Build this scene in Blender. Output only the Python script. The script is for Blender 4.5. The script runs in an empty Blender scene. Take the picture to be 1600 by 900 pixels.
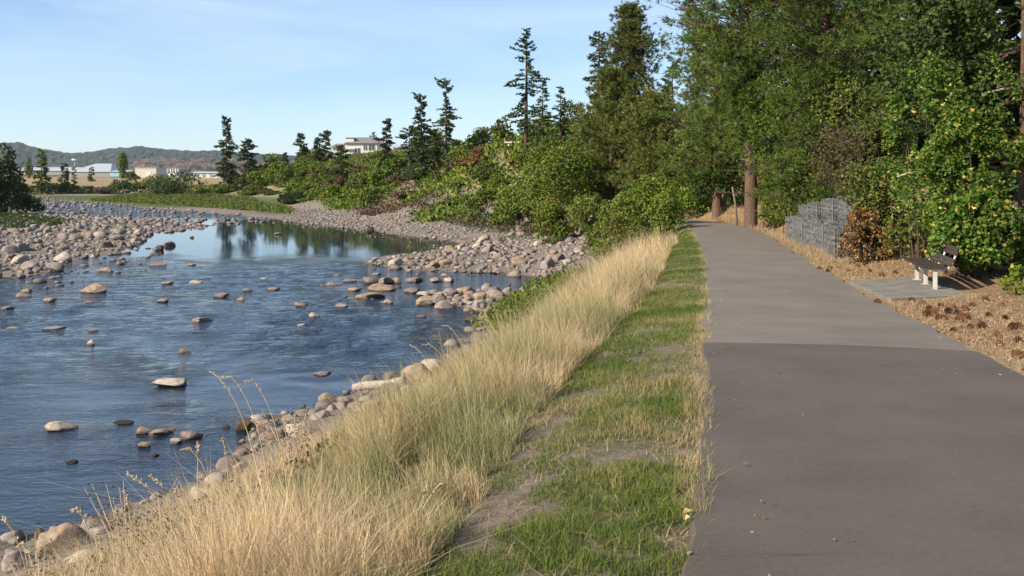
import bpy, math, random
import numpy as np
from math import radians as R
S = bpy.context.scene
COL = S.collection
rnd = random.Random(7)
F, HOR, CX, EYE = 1540.0, 275.0, 800.0, 1.6      # focal length and horizon of the photograph in its own pixels

# ------------------------------------------------------------------ camera, sky, sun, exposure
cd = bpy.data.cameras.new('camera'); cam = bpy.data.objects.new('camera', cd); COL.objects.link(cam)
cam.location = (0, 0, EYE); cam.rotation_euler = (R(90), 0, 0)
cd.sensor_width = 36; cd.lens = 36 * F / 1600; cd.shift_y = -(450 - HOR) / 1600
cd.clip_start = 0.1; cd.clip_end = 20000
S.camera = cam
S.render.engine = 'CYCLES'
S.view_settings.view_transform = 'Standard'; S.view_settings.look = 'None'
S.view_settings.exposure = 0.95; S.view_settings.gamma = 1.0
S.cycles.max_bounces = 6; S.cycles.diffuse_bounces = 3; S.cycles.glossy_bounces = 3
S.cycles.transmission_bounces = 3; S.cycles.volume_bounces = 0; S.cycles.transparent_max_bounces = 4
SUN_EL, SUN_AZ = R(31), math.atan2(-0.84, -0.54)       # azimuth from +Y towards +X
sd = (math.sin(SUN_AZ) * math.cos(SUN_EL), math.cos(SUN_AZ) * math.cos(SUN_EL), math.sin(SUN_EL))
ld = bpy.data.lights.new('sun', 'SUN'); ld.energy = 5.0; ld.angle = R(0.55); ld.color = (1.0, 0.86, 0.68)
sun = bpy.data.objects.new('sun', ld); COL.objects.link(sun)
from mathutils import Vector
sun.rotation_euler = Vector(sd).to_track_quat('Z', 'Y').to_euler()
W = bpy.data.worlds.new('World'); S.world = W; W.use_nodes = True
wn, wl = W.node_tree.nodes, W.node_tree.links
bgn = wn['Background']; bgn.inputs['Strength'].default_value = 0.08
sky = wn.new('ShaderNodeTexSky'); sky.sky_type = 'NISHITA'; sky.sun_disc = False
sky.sun_elevation = SUN_EL; sky.sun_rotation = SUN_AZ; sky.altitude = 300; sky.air_density = 0.9; sky.dust_density = 0.0; sky.ozone_density = 3.0
tc = wn.new('ShaderNodeTexCoord'); mp = wn.new('ShaderNodeMapping'); wl.new(tc.outputs['Generated'], mp.inputs[0])
mp.inputs['Scale'].default_value = (1.3, 1.6, 9.0); mp.inputs['Rotation'].default_value = (0.10, -0.16, 0.3)
n1 = wn.new('ShaderNodeTexNoise'); n1.inputs['Scale'].default_value = 1.6; n1.inputs['Detail'].default_value = 7; n1.inputs['Roughness'].default_value = 0.6; n1.inputs['Distortion'].default_value = 0.6
wl.new(mp.outputs[0], n1.inputs['Vector'])
cr = wn.new('ShaderNodeValToRGB'); cr.color_ramp.elements[0].position = 0.40; cr.color_ramp.elements[0].color = (0.2,) * 3 + (1,)
cr.color_ramp.elements[1].position = 0.75; cr.color_ramp.elements[1].color = (0.68,) * 3 + (1,)
wl.new(n1.outputs[0], cr.inputs[0])
mx = wn.new('ShaderNodeMix'); mx.data_type = 'RGBA'
wl.new(cr.outputs[0], mx.inputs[0]); hs = wn.new('ShaderNodeHueSaturation'); hs.inputs['Saturation'].default_value = 1.1; wl.new(sky.outputs[0], hs.inputs['Color']); tn = wn.new('ShaderNodeMix'); tn.data_type = 'RGBA'; tn.blend_type = 'MULTIPLY'; tn.inputs[0].default_value = 1; wl.new(hs.outputs[0], tn.inputs[6]); tn.inputs[7].default_value = (.92, .98, 1.07, 1); wl.new(tn.outputs[2], mx.inputs[6]); mx.inputs[7].default_value = (5.3, 6.4, 7.5, 1)
wl.new(mx.outputs[2], bgn.inputs['Color'])

# ------------------------------------------------------------------ helpers
def link(o, parent=None):
    COL.objects.link(o)
    if parent is not None: o.parent = parent
    return o
def tag(o, label=None, cat=None, group=None, kind=None):
    for k, v in (('label', label), ('category', cat), ('group', group), ('kind', kind)):
        if v: o[k] = v
    return o
def empty(name, loc, label, cat, group=None, rz=0.0):
    o = bpy.data.objects.new(name, None); o.location = loc; o.rotation_euler = (0, 0, rz); o.empty_display_size = 0.2
    return tag(link(o), label, cat, group)
def mesh_np(name, V, Fc, mats=None, smooth=False, attrs=None, midx=None):
    V = np.asarray(V, np.float32).reshape(-1, 3)
    if isinstance(Fc, np.ndarray): groups = [Fc] if len(Fc) else []
    else: groups = [np.asarray(g, np.int32) for g in Fc if len(g)]
    me = bpy.data.meshes.new(name)
    me.vertices.add(len(V)); me.vertices.foreach_set('co', V.ravel())
    if groups:
        li = np.concatenate([g.ravel() for g in groups]).astype(np.int32)
        tot = np.concatenate([np.full(len(g), g.shape[1], np.int32) for g in groups])
        st = np.concatenate([[0], np.cumsum(tot)[:-1]]).astype(np.int32)
        me.loops.add(len(li)); me.loops.foreach_set('vertex_index', li)
        me.polygons.add(len(tot)); me.polygons.foreach_set('loop_start', st); me.polygons.foreach_set('loop_total', tot)
        me.polygons.foreach_set('use_smooth', np.full(len(tot), bool(smooth)))
        if midx is not None: me.polygons.foreach_set('material_index', np.asarray(midx, np.int32))
    for k, a in (attrs or {}).items():
        a = np.asarray(a, np.float32)
        if a.ndim == 1:
            at = me.attributes.new(k, 'FLOAT', 'POINT'); at.data.foreach_set('value', a)
        else:
            at = me.attributes.new(k, 'FLOAT_COLOR', 'POINT'); at.data.foreach_set('color', a.ravel())
    me.update(calc_edges=True); me.validate()
    for m in (mats if isinstance(mats, (list, tuple)) else [mats] if mats else []): me.materials.append(m)
    return me
def obj(name, me, parent=None, loc=None, kind=None):
    o = bpy.data.objects.new(name, me)
    if loc is not None: o.location = loc
    link(o, parent)
    if kind: o['kind'] = kind
    return o
class MB:                                   # collects boxes and tubes into one mesh
    def __init__(s): s.V = []; s.Q = []; s.T = []; s.n = 0
    def add(s, V, Q=(), T=()):
        V = np.asarray(V, float).reshape(-1, 3); s.V.append(V)
        if len(Q): s.Q.append(np.asarray(Q) + s.n)
        if len(T): s.T.append(np.asarray(T) + s.n)
        s.n += len(V); return s
    def box(s, c, d, rz=0.0, rx=0.0, ry=0.0):
        v = np.array([(x, y, z) for x in (-.5, .5) for y in (-.5, .5) for z in (-.5, .5)]) * np.array(d)
        for ang, (a, b) in ((rx, (1, 2)), (ry, (2, 0)), (rz, (0, 1))):
            if ang:
                ca, sa = math.cos(ang), math.sin(ang); va, vb = v[:, a].copy(), v[:, b].copy()
                v[:, a] = ca * va - sa * vb; v[:, b] = sa * va + ca * vb
        return s.add(v + np.array(c), [(0, 1, 3, 2), (4, 6, 7, 5), (0, 4, 5, 1), (2, 3, 7, 6), (0, 2, 6, 4), (1, 5, 7, 3)])
    def tube(s, P, r, n=6, cap=True):
        P = np.asarray(P, float); r = np.broadcast_to(np.asarray(r, float), (len(P),))
        T = np.gradient(P, axis=0); T /= np.linalg.norm(T, axis=1)[:, None] + 1e-9
        u = np.cross(T, (0.31, 0.17, 0.93) if abs(T[0, 2]) < .8 else (1, .1, 0)); u /= np.linalg.norm(u, axis=1)[:, None] + 1e-9
        w = np.cross(T, u); a = np.arange(n) * 2 * math.pi / n
        V = P[:, None] + r[:, None, None] * (np.cos(a)[None, :, None] * u[:, None] + np.sin(a)[None, :, None] * w[:, None])
        i, j = np.meshgrid(np.arange(len(P) - 1), np.arange(n), indexing='ij'); k = (j + 1) % n
        Q = np.stack([i * n + j, i * n + k, (i + 1) * n + k, (i + 1) * n + j], -1).reshape(-1, 4)
        V = V.reshape(-1, 3); T_ = []
        if cap:
            V = np.vstack([V, P[0], P[-1]]); m = len(P) * n
            T_ = [(m, (q + 1) % n, q) for q in range(n)] + [(m + 1, m - n + q, m - n + (q + 1) % n) for q in range(n)]
        return s.add(V, Q, T_)
    def mesh(s, name, mat, smooth=False):
        return mesh_np(name, np.vstack(s.V), [np.vstack(s.Q) if s.Q else [], np.vstack(s.T) if s.T else []], mat, smooth)
    def build(s, name, mat, parent=None, smooth=False, kind=None): return obj(name, s.mesh(name, mat, smooth), parent, kind=kind)
def sst(a, b, x):
    t = np.clip((np.asarray(x, float) - a) / (b - a), 0, 1); return t * t * (3 - 2 * t)
def vnoise(seed):                            # smooth value noise in three dimensions
    g = np.random.default_rng(seed); L = g.random((32, 32, 32)).astype(np.float32)
    def f(x, y, z=0.0):
        x, y, z = np.broadcast_arrays(np.asarray(x, float), np.asarray(y, float), np.asarray(z, float))
        xi, yi, zi = np.floor(x).astype(int), np.floor(y).astype(int), np.floor(z).astype(int)
        fx, fy, fz = x - xi, y - yi, z - zi
        fx, fy, fz = fx * fx * (3 - 2 * fx), fy * fy * (3 - 2 * fy), fz * fz * (3 - 2 * fz)
        o = 0
        for a in (0, 1):
            for b in (0, 1):
                for c in (0, 1):
                    o = o + L[(xi + a) & 31, (yi + b) & 31, (zi + c) & 31] * (fx if a else 1 - fx) * (fy if b else 1 - fy) * (fz if c else 1 - fz)
        return o
    return f
NZ = vnoise(11)
def fbm(x, y, z=0.0, o=4): return sum(NZ(x * 2 ** i + 7 * i, y * 2 ** i + 3 * i, z * 2 ** i) * .5 ** (i + 1) for i in range(o))

# ------------------------------------------------------------------ materials
def mat(name):
    m = bpy.data.materials.new(name); m.use_nodes = True
    nt = m.node_tree; return m, nt.nodes, nt.links, nt.nodes['Principled BSDF']
def nnode(n, scale, detail=4, rough=.55, dist=0.0):
    t = n.new('ShaderNodeTexNoise'); t.inputs['Scale'].default_value = scale; t.inputs['Detail'].default_value = detail
    t.inputs['Roughness'].default_value = rough; t.inputs['Distortion'].default_value = dist; return t
def ramp(n, stops):
    r = n.new('ShaderNodeValToRGB'); e = r.color_ramp.elements
    while len(e) < len(stops): e.new(.5)
    for k, (p, c) in enumerate(stops): e[k].position = p; e[k].color = (*c, 1)
    return r
def coords(n, l, scale=None, kind='Object'):
    t = n.new('ShaderNodeTexCoord')
    if scale is None: return t.outputs[kind]
    m = n.new('ShaderNodeMapping'); m.inputs['Scale'].default_value = scale; l.new(t.outputs[kind], m.inputs[0]); return m.outputs[0]
def noise_mat(name, stops, scale=6, detail=6, rough=.85, bump=.3, bscale=None, bdist=.02, vec=None, spec=.25, metal=0.0, island=0.0):
    m, n, l, p = mat(name)
    v = coords(n, l, vec); t = nnode(n, scale, detail); l.new(v, t.inputs['Vector'])
    r = ramp(n, stops); l.new(t.outputs[0], r.inputs[0]); out = r.outputs[0]
    if island:
        oi = n.new('ShaderNodeObjectInfo'); g = n.new('ShaderNodeNewGeometry'); ad = n.new('ShaderNodeMath'); ad.operation = 'ADD'
        l.new(oi.outputs['Random'], ad.inputs[0]); l.new(g.outputs['Random Per Island'], ad.inputs[1])
        fr = n.new('ShaderNodeMath'); fr.operation = 'FRACT'; l.new(ad.outputs[0], fr.inputs[0])
        mr = n.new('ShaderNodeMapRange'); l.new(fr.outputs[0], mr.inputs[0]); mr.inputs[3].default_value = 1 - island; mr.inputs[4].default_value = 1 + island
        h = n.new('ShaderNodeHueSaturation'); l.new(mr.outputs[0], h.inputs['Value']); l.new(out, h.inputs['Color'])
        mr2 = n.new('ShaderNodeMapRange'); l.new(fr.outputs[0], mr2.inputs[0]); mr2.inputs[3].default_value = 1.15; mr2.inputs[4].default_value = .6
        l.new(mr2.outputs[0], h.inputs['Saturation']); out = h.outputs[0]
    l.new(out, p.inputs['Base Color']); p.inputs['Roughness'].default_value = rough; p.inputs['Specular IOR Level'].default_value = spec; p.inputs['Metallic'].default_value = metal
    if bump:
        t2 = nnode(n, bscale or scale * 5, 6, .65); l.new(v, t2.inputs['Vector'])
        b = n.new('ShaderNodeBump'); b.inputs['Strength'].default_value = bump; b.inputs['Distance'].default_value = bdist
        l.new(t2.outputs[0], b.inputs['Height']); l.new(b.outputs[0], p.inputs['Normal'])
    return m
def leaf_mat(name, stops, trans=.28, rough=.6):
    m, n, l, p = mat(name)
    g = n.new('ShaderNodeNewGeometry'); oi = n.new('ShaderNodeObjectInfo')
    r = ramp(n, stops); l.new(g.outputs['Random Per Island'], r.inputs[0])
    h = n.new('ShaderNodeHueSaturation'); mr = n.new('ShaderNodeMapRange'); l.new(oi.outputs['Random'], mr.inputs[0])
    mr.inputs[3].default_value = .8; mr.inputs[4].default_value = 1.2; l.new(mr.outputs[0], h.inputs['Value']); l.new(r.outputs[0], h.inputs['Color'])
    p.inputs['Roughness'].default_value = rough; p.inputs['Specular IOR Level'].default_value = .2
    l.new(h.outputs[0], p.inputs['Base Color'])
    t = n.new('ShaderNodeBsdfTranslucent'); l.new(h.outputs[0], t.inputs['Color'])
    mx = n.new('ShaderNodeMixShader'); mx.inputs[0].default_value = trans
    l.new(p.outputs[0], mx.inputs[1]); l.new(t.outputs[0], mx.inputs[2]); l.new(mx.outputs[0], n['Material Output'].inputs['Surface'])
    return m
def plain(name, c, rough=.6, metal=0.0, spec=.4):
    d = tuple(x * .8 for x in c); b = tuple(min(1, x * 1.15) for x in c)
    return noise_mat(name, [(.35, d), (.65, b)], 5, 5, rough, .08, 40, .004, spec=spec, metal=metal)
M = {}
M['green'] = leaf_mat('leaf_green', [(0, (0.047, 0.083, 0.011)), (.5, (0.093, 0.139, 0.016)), (.92, (0.143, 0.187, 0.023)), (1, (0.290, 0.242, 0.033))])
M['bright'] = leaf_mat('leaf_bright', [(0, (0.045, 0.098, 0.012)), (.5, (0.092, 0.168, 0.016)), (.9, (0.147, 0.221, 0.025)), (1, (0.293, 0.266, 0.044))], .35)
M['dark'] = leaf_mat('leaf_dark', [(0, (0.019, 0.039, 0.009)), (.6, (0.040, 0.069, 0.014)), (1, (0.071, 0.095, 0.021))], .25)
M['olive'] = leaf_mat('leaf_olive', [(0, (0.058, 0.087, 0.016)), (.6, (0.105, 0.144, 0.027)), (1, (0.177, 0.188, 0.038))])
M['grey'] = leaf_mat('leaf_grey', [(0, (.09, .11, .07)), (.6, (.14, .16, .11)), (1, (.20, .20, .14))])
M['rust'] = leaf_mat('leaf_rust', [(0, (0.066, 0.061, 0.022)), (.4, (0.132, 0.073, 0.031)), (.8, (0.220, 0.109, 0.039)), (1, (0.286, 0.194, 0.066))])
M['brown'] = leaf_mat('leaf_brown', [(0, (0.048, 0.038, 0.025)), (.6, (0.106, 0.072, 0.043)), (1, (0.154, 0.125, 0.067))])
M['yellow'] = leaf_mat('leaf_yellow', [(0, (0.059, 0.084, 0.017)), (.5, (0.118, 0.151, 0.025)), (1, (0.252, 0.244, 0.050))])
M['maple'] = leaf_mat('leaf_maple', [(0, (0.028, 0.066, 0.009)), (.35, (0.050, 0.104, 0.013)), (.8, (0.102, 0.161, 0.022)), (.93, (0.157, 0.193, 0.030)), (.97, (0.389, 0.293, 0.062)), (1, (0.433, 0.308, 0.088))], .32, .45)
M['fir'] = leaf_mat('needle_fir', [(0, (0.029, 0.055, 0.019)), (.6, (0.063, 0.099, 0.032)), (1, (0.109, 0.138, 0.041))], .2)
M['pine'] = leaf_mat('needle_pine', [(0, (0.040, 0.074, 0.013)), (.6, (0.084, 0.143, 0.023)), (.93, (0.139, 0.190, 0.032)), (1, (0.239, 0.158, 0.039))], .28)
M['pinewarm'] = leaf_mat('needle_pine_warm', [(0, (0.048, 0.073, 0.017)), (.6, (0.106, 0.140, 0.028)), (.88, (0.159, 0.185, 0.042)), (1, (0.341, 0.223, 0.063))], .28)
M['bark'] = noise_mat('bark', [(.3, (.06, .04, .03)), (.6, (.15, .09, .06)), (.8, (.24, .14, .09))], 5, 6, .9, .9, 12, .05, (6, 6, 1.2))
M['barkgrey'] = noise_mat('bark_grey', [(.3, (.10, .085, .07)), (.7, (.24, .20, .17))], 5, 6, .9, .7, 12, .03, (6, 6, 1))
M['barkdark'] = noise_mat('bark_dark', [(.3, (.035, .026, .02)), (.7, (.10, .07, .05))], 5, 6, .9, .7, 12, .03, (6, 6, 1))
M['deadwood'] = noise_mat('deadwood', [(.3, (.22, .19, .16)), (.7, (.42, .37, .32))], 6, 6, .85, .5, 14, .02, (3, 3, 1))
M['rock'] = noise_mat('river_rock', [(.28, (0.081, 0.073, 0.067)), (.45, (0.154, 0.133, 0.121)), (.6, (0.219, 0.181, 0.157)), (.78, (0.307, 0.276, 0.243))], 3.2, 9, .88, .6, 9, .03, spec=.2, island=.22)
M['rockdark'] = noise_mat('mossy_rock', [(.3, (.035, .025, .018)), (.6, (.10, .066, .042)), (.8, (.19, .14, .10))], 5, 8, .85, .7, 12, .03)
M['rocktan'] = noise_mat('tan_rock', [(.3, (0.132, 0.097, 0.070)), (.5, (0.220, 0.167, 0.123)), (.75, (0.317, 0.255, 0.194))], 3.2, 9, .9, .6, 9, .03)
M['rockpale'] = noise_mat('pale_rock', [(.3, (.18, .15, .12)), (.5, (.31, .265, .22)), (.75, (.45, .40, .34))], 3.5, 9, .9, .6, 10, .02)
M['rockpink'] = noise_mat('pinkish_rock', [(.3, (0.106, 0.079, 0.068)), (.5, (0.196, 0.150, 0.127)), (.75, (0.295, 0.246, 0.213))], 3.5, 9, .9, .6, 10, .02, island=.15)

# ------------------------------------------------------------------ lie of the land
ZW = -3.2
for k_ in ('rock', 'rockdark', 'rocktan', 'rockpale', 'rockpink'):          # stones are wet and darker just above the water line
    m = M[k_]; n, l = m.node_tree.nodes, m.node_tree.links; p = n['Principled BSDF']; src = p.inputs['Base Color'].links[0].from_socket
    gp = n.new('ShaderNodeNewGeometry'); sp = n.new('ShaderNodeSeparateXYZ'); l.new(gp.outputs['Position'], sp.inputs[0]); q = n.new('ShaderNodeMapRange'); l.new(sp.outputs[2], q.inputs[0])
    for a_, b_ in ((1, ZW + .035), (2, ZW + .075), (3, .42), (4, 1.0)): q.inputs[a_].default_value = b_
    h = n.new('ShaderNodeHueSaturation'); l.new(src, h.inputs['Color']); l.new(q.outputs[0], h.inputs['Value']); l.new(h.outputs[0], p.inputs['Base Color'])
def at(px, py, D): return ((px - CX) / F * D, D, EYE - (py - HOR) / F * D)
def onw(px, py, z=ZW):
    D = (EYE - z) * F / (py - HOR); return ((px - CX) / F * D, D)
YP = np.array([-12, -5, 0, 4, 8, 11, 15, 19, 26, 34, 42, 50, 56])
XL = np.array([-2.2, -1.0, -.1, .69, 1.52, 2.12, 2.92, 3.75, 5.05, 6.45, 7.75, 8.75, 8.75])
ZP = np.array([.35, .2, .08, -.05, -.2, -.3, -.5, -.65, -.78, -.84, -.88, -.92, -.94])
PW = 2.98
pc = [(float(np.interp(y, YP, XL)) + PW / 2 * 1.02, y, float(np.interp(y, YP, ZP))) for y in np.arange(-12, 50.1, 1.0)]
pc += [(9.95, 53, -.93), (9.5, 56, -.95), (8.6, 60, -.95), (7.6, 65, -.9), (7.0, 70, -.75), (7.2, 76, -.5), (8.4, 82, -.2)]
PC = np.array(pc)
for _ in range(3): PC[1:-1, 0] = (PC[:-2, 0] + 2 * PC[1:-1, 0] + PC[2:, 0]) / 4
def seg_dist(x, y, A, closed=False):
    best = np.full(x.shape, 1e9); zi = np.zeros(x.shape); n = len(A) - (0 if closed else 1)
    for i in range(n):
        a, b = A[i], A[(i + 1) % len(A)]
        dx, dy = b[0] - a[0], b[1] - a[1]
        t = np.clip(((x - a[0]) * dx + (y - a[1]) * dy) / (dx * dx + dy * dy + 1e-9), 0, 1)
        d = np.hypot(x - a[0] - t * dx, y - a[1] - t * dy)
        if len(a) > 2: zi = np.where(d < best, a[2] + t * (b[2] - a[2]), zi)
        best = np.minimum(best, d)
    return best, zi
BANKPX = [(0, 850), (140, 808), (300, 765), (375, 690), (385, 668), (440, 648), (510, 630), (560, 606), (650, 575), (720, 530), (745, 500)]
wp = [(-16, -30), (-14, -5), (-12, 5), (-9.6, 9.8)] + [onw(*p) for p in BANKPX]
wp += [onw(*p) for p in [(757, 490), (705, 480), (662, 471), (655, 462), (692, 453), (760, 452), (815, 453), (862, 447), (868, 438), (800, 429), (740, 427), (680, 425), (620, 421), (575, 413), (562, 408),
      (600, 400), (655, 395), (705, 386), (716, 381), (690, 375), (640, 370), (575, 361), (500, 353), (452, 347), (430, 342), (350, 335), (250, 326.5), (140, 317.5), (60, 312), (-100, 310)]]
wp += [onw(*p) for p in [(-100, 324), (30, 329), (100, 335), (200, 341), (290, 347), (335, 353), (240, 362), (232, 372), (222, 380), (180, 396), (140, 403), (104, 412), (92, 425), (0, 440), (-200, 452), (-600, 478)]]
wp += [(-62, 34), (-70, -30)]
WP = np.array(wp)
def inside(x, y, A):
    c = np.zeros(x.shape, bool); n = len(A)
    for i in range(n):
        (x1, y1), (x2, y2) = A[i][:2], A[(i + 1) % n][:2]
        if y1 == y2: continue
        c ^= ((y1 > y) != (y2 > y)) & (x < (x2 - x1) * (y - y1) / (y2 - y1) + x1)
    return c
CP = []
for y in (-12, -5, 0, 4, 8, 11, 15, 19, 23, 28, 34, 42, 50):
    xl, zp = float(np.interp(y, YP, XL)), float(np.interp(y, YP, ZP))
    CP += [(xl - .2, y, zp - .04), (xl - 1.15, y, zp - .12), (xl + PW + .6, y, zp + .02), (xl + PW + 2.2, y, zp + .06)]
    if y < 36:
        CP += [(xl - 2.7, y, zp - .42), (xl - 3.5, y, zp - .95)]
for p in BANKPX:
    x, y = onw(*p); CP += [(x + .9, y - .9, -2.98)]
CP += [(-10, 5, -3.0), (-8.3, 9, -3.0), (-6.5, 5, -2.4), (-5, 8.5, -2.5), (-3.9, 11.4, -2.55), (-2.9, 14, -2.6), (-1.9, 17, -2.6), (-1, 20, -2.6), (0, 24, -2.6), (1.1, 29, -2.6), (1.5, 35, -2.75), (3, 43, -2.8), (4.5, 50, -2.3)]
CP += [(8.9, 18, -.52), (10.3, 20, -.35), (13, 20, .3), (14, 12, .1), (9, 6, .2), (20, 20, 2), (30, 20, 4), (16, 28, 1.0), (11.2, 30, .55), (12.2, 34, .75), (13.2, 39, .7), (22, 40, 4), (35, 45, 9), (13.5, 48, -.5), (20, 60, 3.2), (30, 70, 8),
       (60, 40, 14), (60, 0, 12), (20, -10, 2), (50, 110, 12), (14, 66, 1.5), (12, 76, 1.2)]
for p in [(1000, 200, 88), (900, 218, 96), (830, 230, 100), (760, 234, 110), (700, 245, 125), (640, 248, 150), (560, 252, 185), (500, 254, 200), (440, 264, 215), (390, 277, 230), (340, 287, 243),
          (800, 272, 88), (720, 292, 100), (620, 290, 130), (520, 286, 165), (430, 291, 192), (370, 296, 215),
          (880, 376, 64), (830, 357, 76), (740, 342, 93), (650, 331, 113), (560, 324, 131), (480, 317, 152), (400, 308, 186), (340, 300, 217),
          (400, 325, 146), (300, 313, 188), (200, 308, 203), (200, 303, 236), (200, 285, 278), (100, 301, 240), (100, 284, 288), (0, 301, 240), (0, 284, 290), (-300, 300, 240), (-300, 284, 290), (280, 298, 240), (290, 284, 275)]:
    CP.append(at(*p))
CP += [(20, 150, 7), (0, 170, 6.5), (-30, 220, 6), (-20, 300, 6), (40, 300, 8), (-60, 300, 3), (-80, 330, .6), (-40, 60, -2.7), (-62, 100, -2.3), (-55, 105, -2.9), (-90, 150, -2.2), (-140, 200, -1.5), (-90, 60, -1.2), (-90, 10, -1), (-80, 330, .4), (-200, 330, .4), (-400, 330, .5), (-200, 150, -.5), (100, 400, 8), (0, 400, 4), (-100, 420, .6), (-300, 420, .6)]
CP = np.array(CP)
def _fit():
    P = CP[:, :2]; n = len(P); K = np.hypot(P[:, None, 0] - P[None, :, 0], P[:, None, 1] - P[None, :, 1])
    A = np.zeros((n + 1, n + 1)); A[:n, :n] = K - np.eye(n) * .15; A[:n, n] = 1; A[n, :n] = 1
    return np.linalg.solve(A, np.append(CP[:, 2], 0))
_w = _fit()
def zones(x, y):
    x = np.asarray(x, float); y = np.asarray(y, float); sh = x.shape; x, y = x.ravel(), y.ravel()
    dw, _ = seg_dist(x, y, WP, True); dw = np.where(inside(x, y, WP), -dw, dw); dp, zp = seg_dist(x, y, PC)
    return x, y, sh, dw, dp, zp
def ground(x, y, full=False):
    x, y, sh, dw, dp, zp = zones(x, y)
    z = np.full(x.shape, _w[-1])
    for i in range(len(CP)): z = z + _w[i] * np.hypot(x - CP[i, 0], y - CP[i, 1])
    far = sst(330, 430, np.hypot(x * .55, y)); z = z * (1 - far) + far * (.5 + .0012 * np.maximum(y - 330, 0))
    z = z + (fbm(x * .35, y * .35) - .5) * .25 * sst(2.6, 5, dp) + (fbm(x * 1.7, y * 1.7) - .5) * .10 * sst(1.7, 2.4, dp)
    out = dw > 0
    lo = ZW + .03 + .02 * np.minimum(dw, 12); d_ = np.maximum(dw, 0); kb = sst(30, 42, y); hi = ZW + .06 + (1 - kb) * .62 * d_ + kb * (.085 * np.minimum(d_, 9) + .75 * np.maximum(d_ - 9, 0))
    z = np.where(out, np.clip(z, lo, np.maximum(hi, lo)), ZW - .05 - np.minimum(-dw * .12, .7))
    k = sst(1.62, 3.3, dp); z = np.where(out, z * k + (zp - .02) * (1 - k), z)
    z = z.reshape(sh)
    return (z, dw.reshape(sh), dp.reshape(sh)) if full else z
def gz(x, y): return float(ground(np.array([x]), np.array([y]))[0])

def axis(segs):
    out = [segs[0][0]]
    for (a, b, s0, s1) in segs:
        v = a
        while v < b - 1e-6:
            v += s0 + (s1 - s0) * (v - a) / (b - a); out.append(min(v, b))
    return np.array(out)
gx = np.concatenate([-axis([(14, 60, .35, 1.2), (60, 400, 1.5, 25), (400, 9000, 60, 1500)])[::-1], axis([(-14, 18, .32, .32)])[1:-1], axis([(18, 60, .4, 2), (60, 400, 2.5, 25), (400, 9000, 60, 1500)])])
gy = np.concatenate([-axis([(6, 60, 1, 6), (60, 3000, 20, 600)])[::-1], axis([(-6, 36, .32, .32)])[1:-1], axis([(36, 140, .45, 1.2), (140, 300, 1.2, 3), (300, 900, 5, 40), (900, 12000, 80, 1500)])])
GX, GY = np.meshgrid(gx, gy)
GZ, DW, DP = ground(GX, GY, True)
def mixc(c, k, d): k = k[..., None]; return c * (1 - k) + np.array(d) * k
nA, nB = fbm(GX * .5, GY * .5), fbm(GX * .12 + 9, GY * .12)
C = np.zeros(GX.shape + (3,)) + np.array((.20, .165, .10))                       # dry grass and soil
C = mixc(C, sst(.45, .6, nB), (.24, .185, .12)); C = mixc(C, sst(.5, .62, nA) * .7, (.115, .12, .05))
far = sst(230, 300, GY) * (GX < 20); C = mixc(C, far, (.27, .20, .12)); C = mixc(C, sst(500, 800, GY), (.13, .12, .07))
right = (GX > np.interp(GY, PC[:, 1], PC[:, 0])) & (GY < 62); C = mixc(C, right * 1.0, (.235, .155, .088)); C = mixc(C, right * sst(.46, .58, nA) * .8, (.32, .24, .15))
lawn = (GX < np.interp(GY, PC[:, 1], PC[:, 0])) * sst(3.4, 2.7, DP) * (GY < 60); C = mixc(C, lawn, (.185, .155, .125)); C = mixc(C, lawn * sst(.40, .52, fbm(GX * 1.3, GY * 1.3)) * .75, (.10, .11, .04))
meadow = sst(-14, -24, GX) * sst(140, 150, GY) * sst(232, 222, GY) * sst(.3, 1.5, DW) * sst(-1.7, -2.1, GZ); C = mixc(C, meadow, (.075, .095, .035))
lowl = (GZ < -1.7) & (GY < 300); gr = np.maximum(lowl * sst(-1.75, -2.1, GZ), (GY > 42) * sst(14, 10, DW) * (GY < 160) * (DP > 6)) * (1 - meadow); C = mixc(C, gr, (.20, .165, .14)); C = mixc(C, gr * sst(.42, .62, nA), (.17, .155, .125))
C = mixc(C, (DW < .25) * (GZ < -2.7) * 1.0, (.12, .10, .085)); C = mixc(C, (DW < -.2) * 1.0, (.05, .05, .035))
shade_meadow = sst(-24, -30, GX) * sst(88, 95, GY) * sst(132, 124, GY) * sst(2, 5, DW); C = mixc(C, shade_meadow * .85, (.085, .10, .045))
m, n, l, p = mat('ground_soil')
a = n.new('ShaderNodeAttribute'); a.attribute_name = 'soil'
v = coords(n, l); t1 = nnode(n, 7, 8, .7); l.new(v, t1.inputs['Vector']); t2 = n.new('ShaderNodeTexVoronoi'); t2.inputs['Scale'].default_value = 9; l.new(v, t2.inputs['Vector'])
mr = n.new('ShaderNodeMapRange'); l.new(t1.outputs[0], mr.inputs[0]); mr.inputs[1].default_value = .3; mr.inputs[2].default_value = .7; mr.inputs[3].default_value = .55; mr.inputs[4].default_value = 1.4
h = n.new('ShaderNodeHueSaturation'); l.new(a.outputs['Color'], h.inputs['Color']); l.new(mr.outputs[0], h.inputs['Value']); l.new(h.outputs[0], p.inputs['Base Color'])
p.inputs['Roughness'].default_value = .95; p.inputs['Specular IOR Level'].default_value = .1
b = n.new('ShaderNodeBump'); b.inputs['Strength'].default_value = .8; b.inputs['Distance'].default_value = .06
t3 = nnode(n, 22, 8, .75); l.new(v, t3.inputs['Vector']); l.new(t3.outputs[0], b.inputs['Height']); l.new(b.outputs[0], p.inputs['Normal'])
M['ground'] = m
ny, nx = GX.shape; ii, jj = np.meshgrid(np.arange(ny - 1), np.arange(nx - 1), indexing='ij'); k0 = ii * nx + jj
gq = np.stack([k0, k0 + 1, k0 + nx + 1, k0 + nx], -1).reshape(-1, 4)
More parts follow.
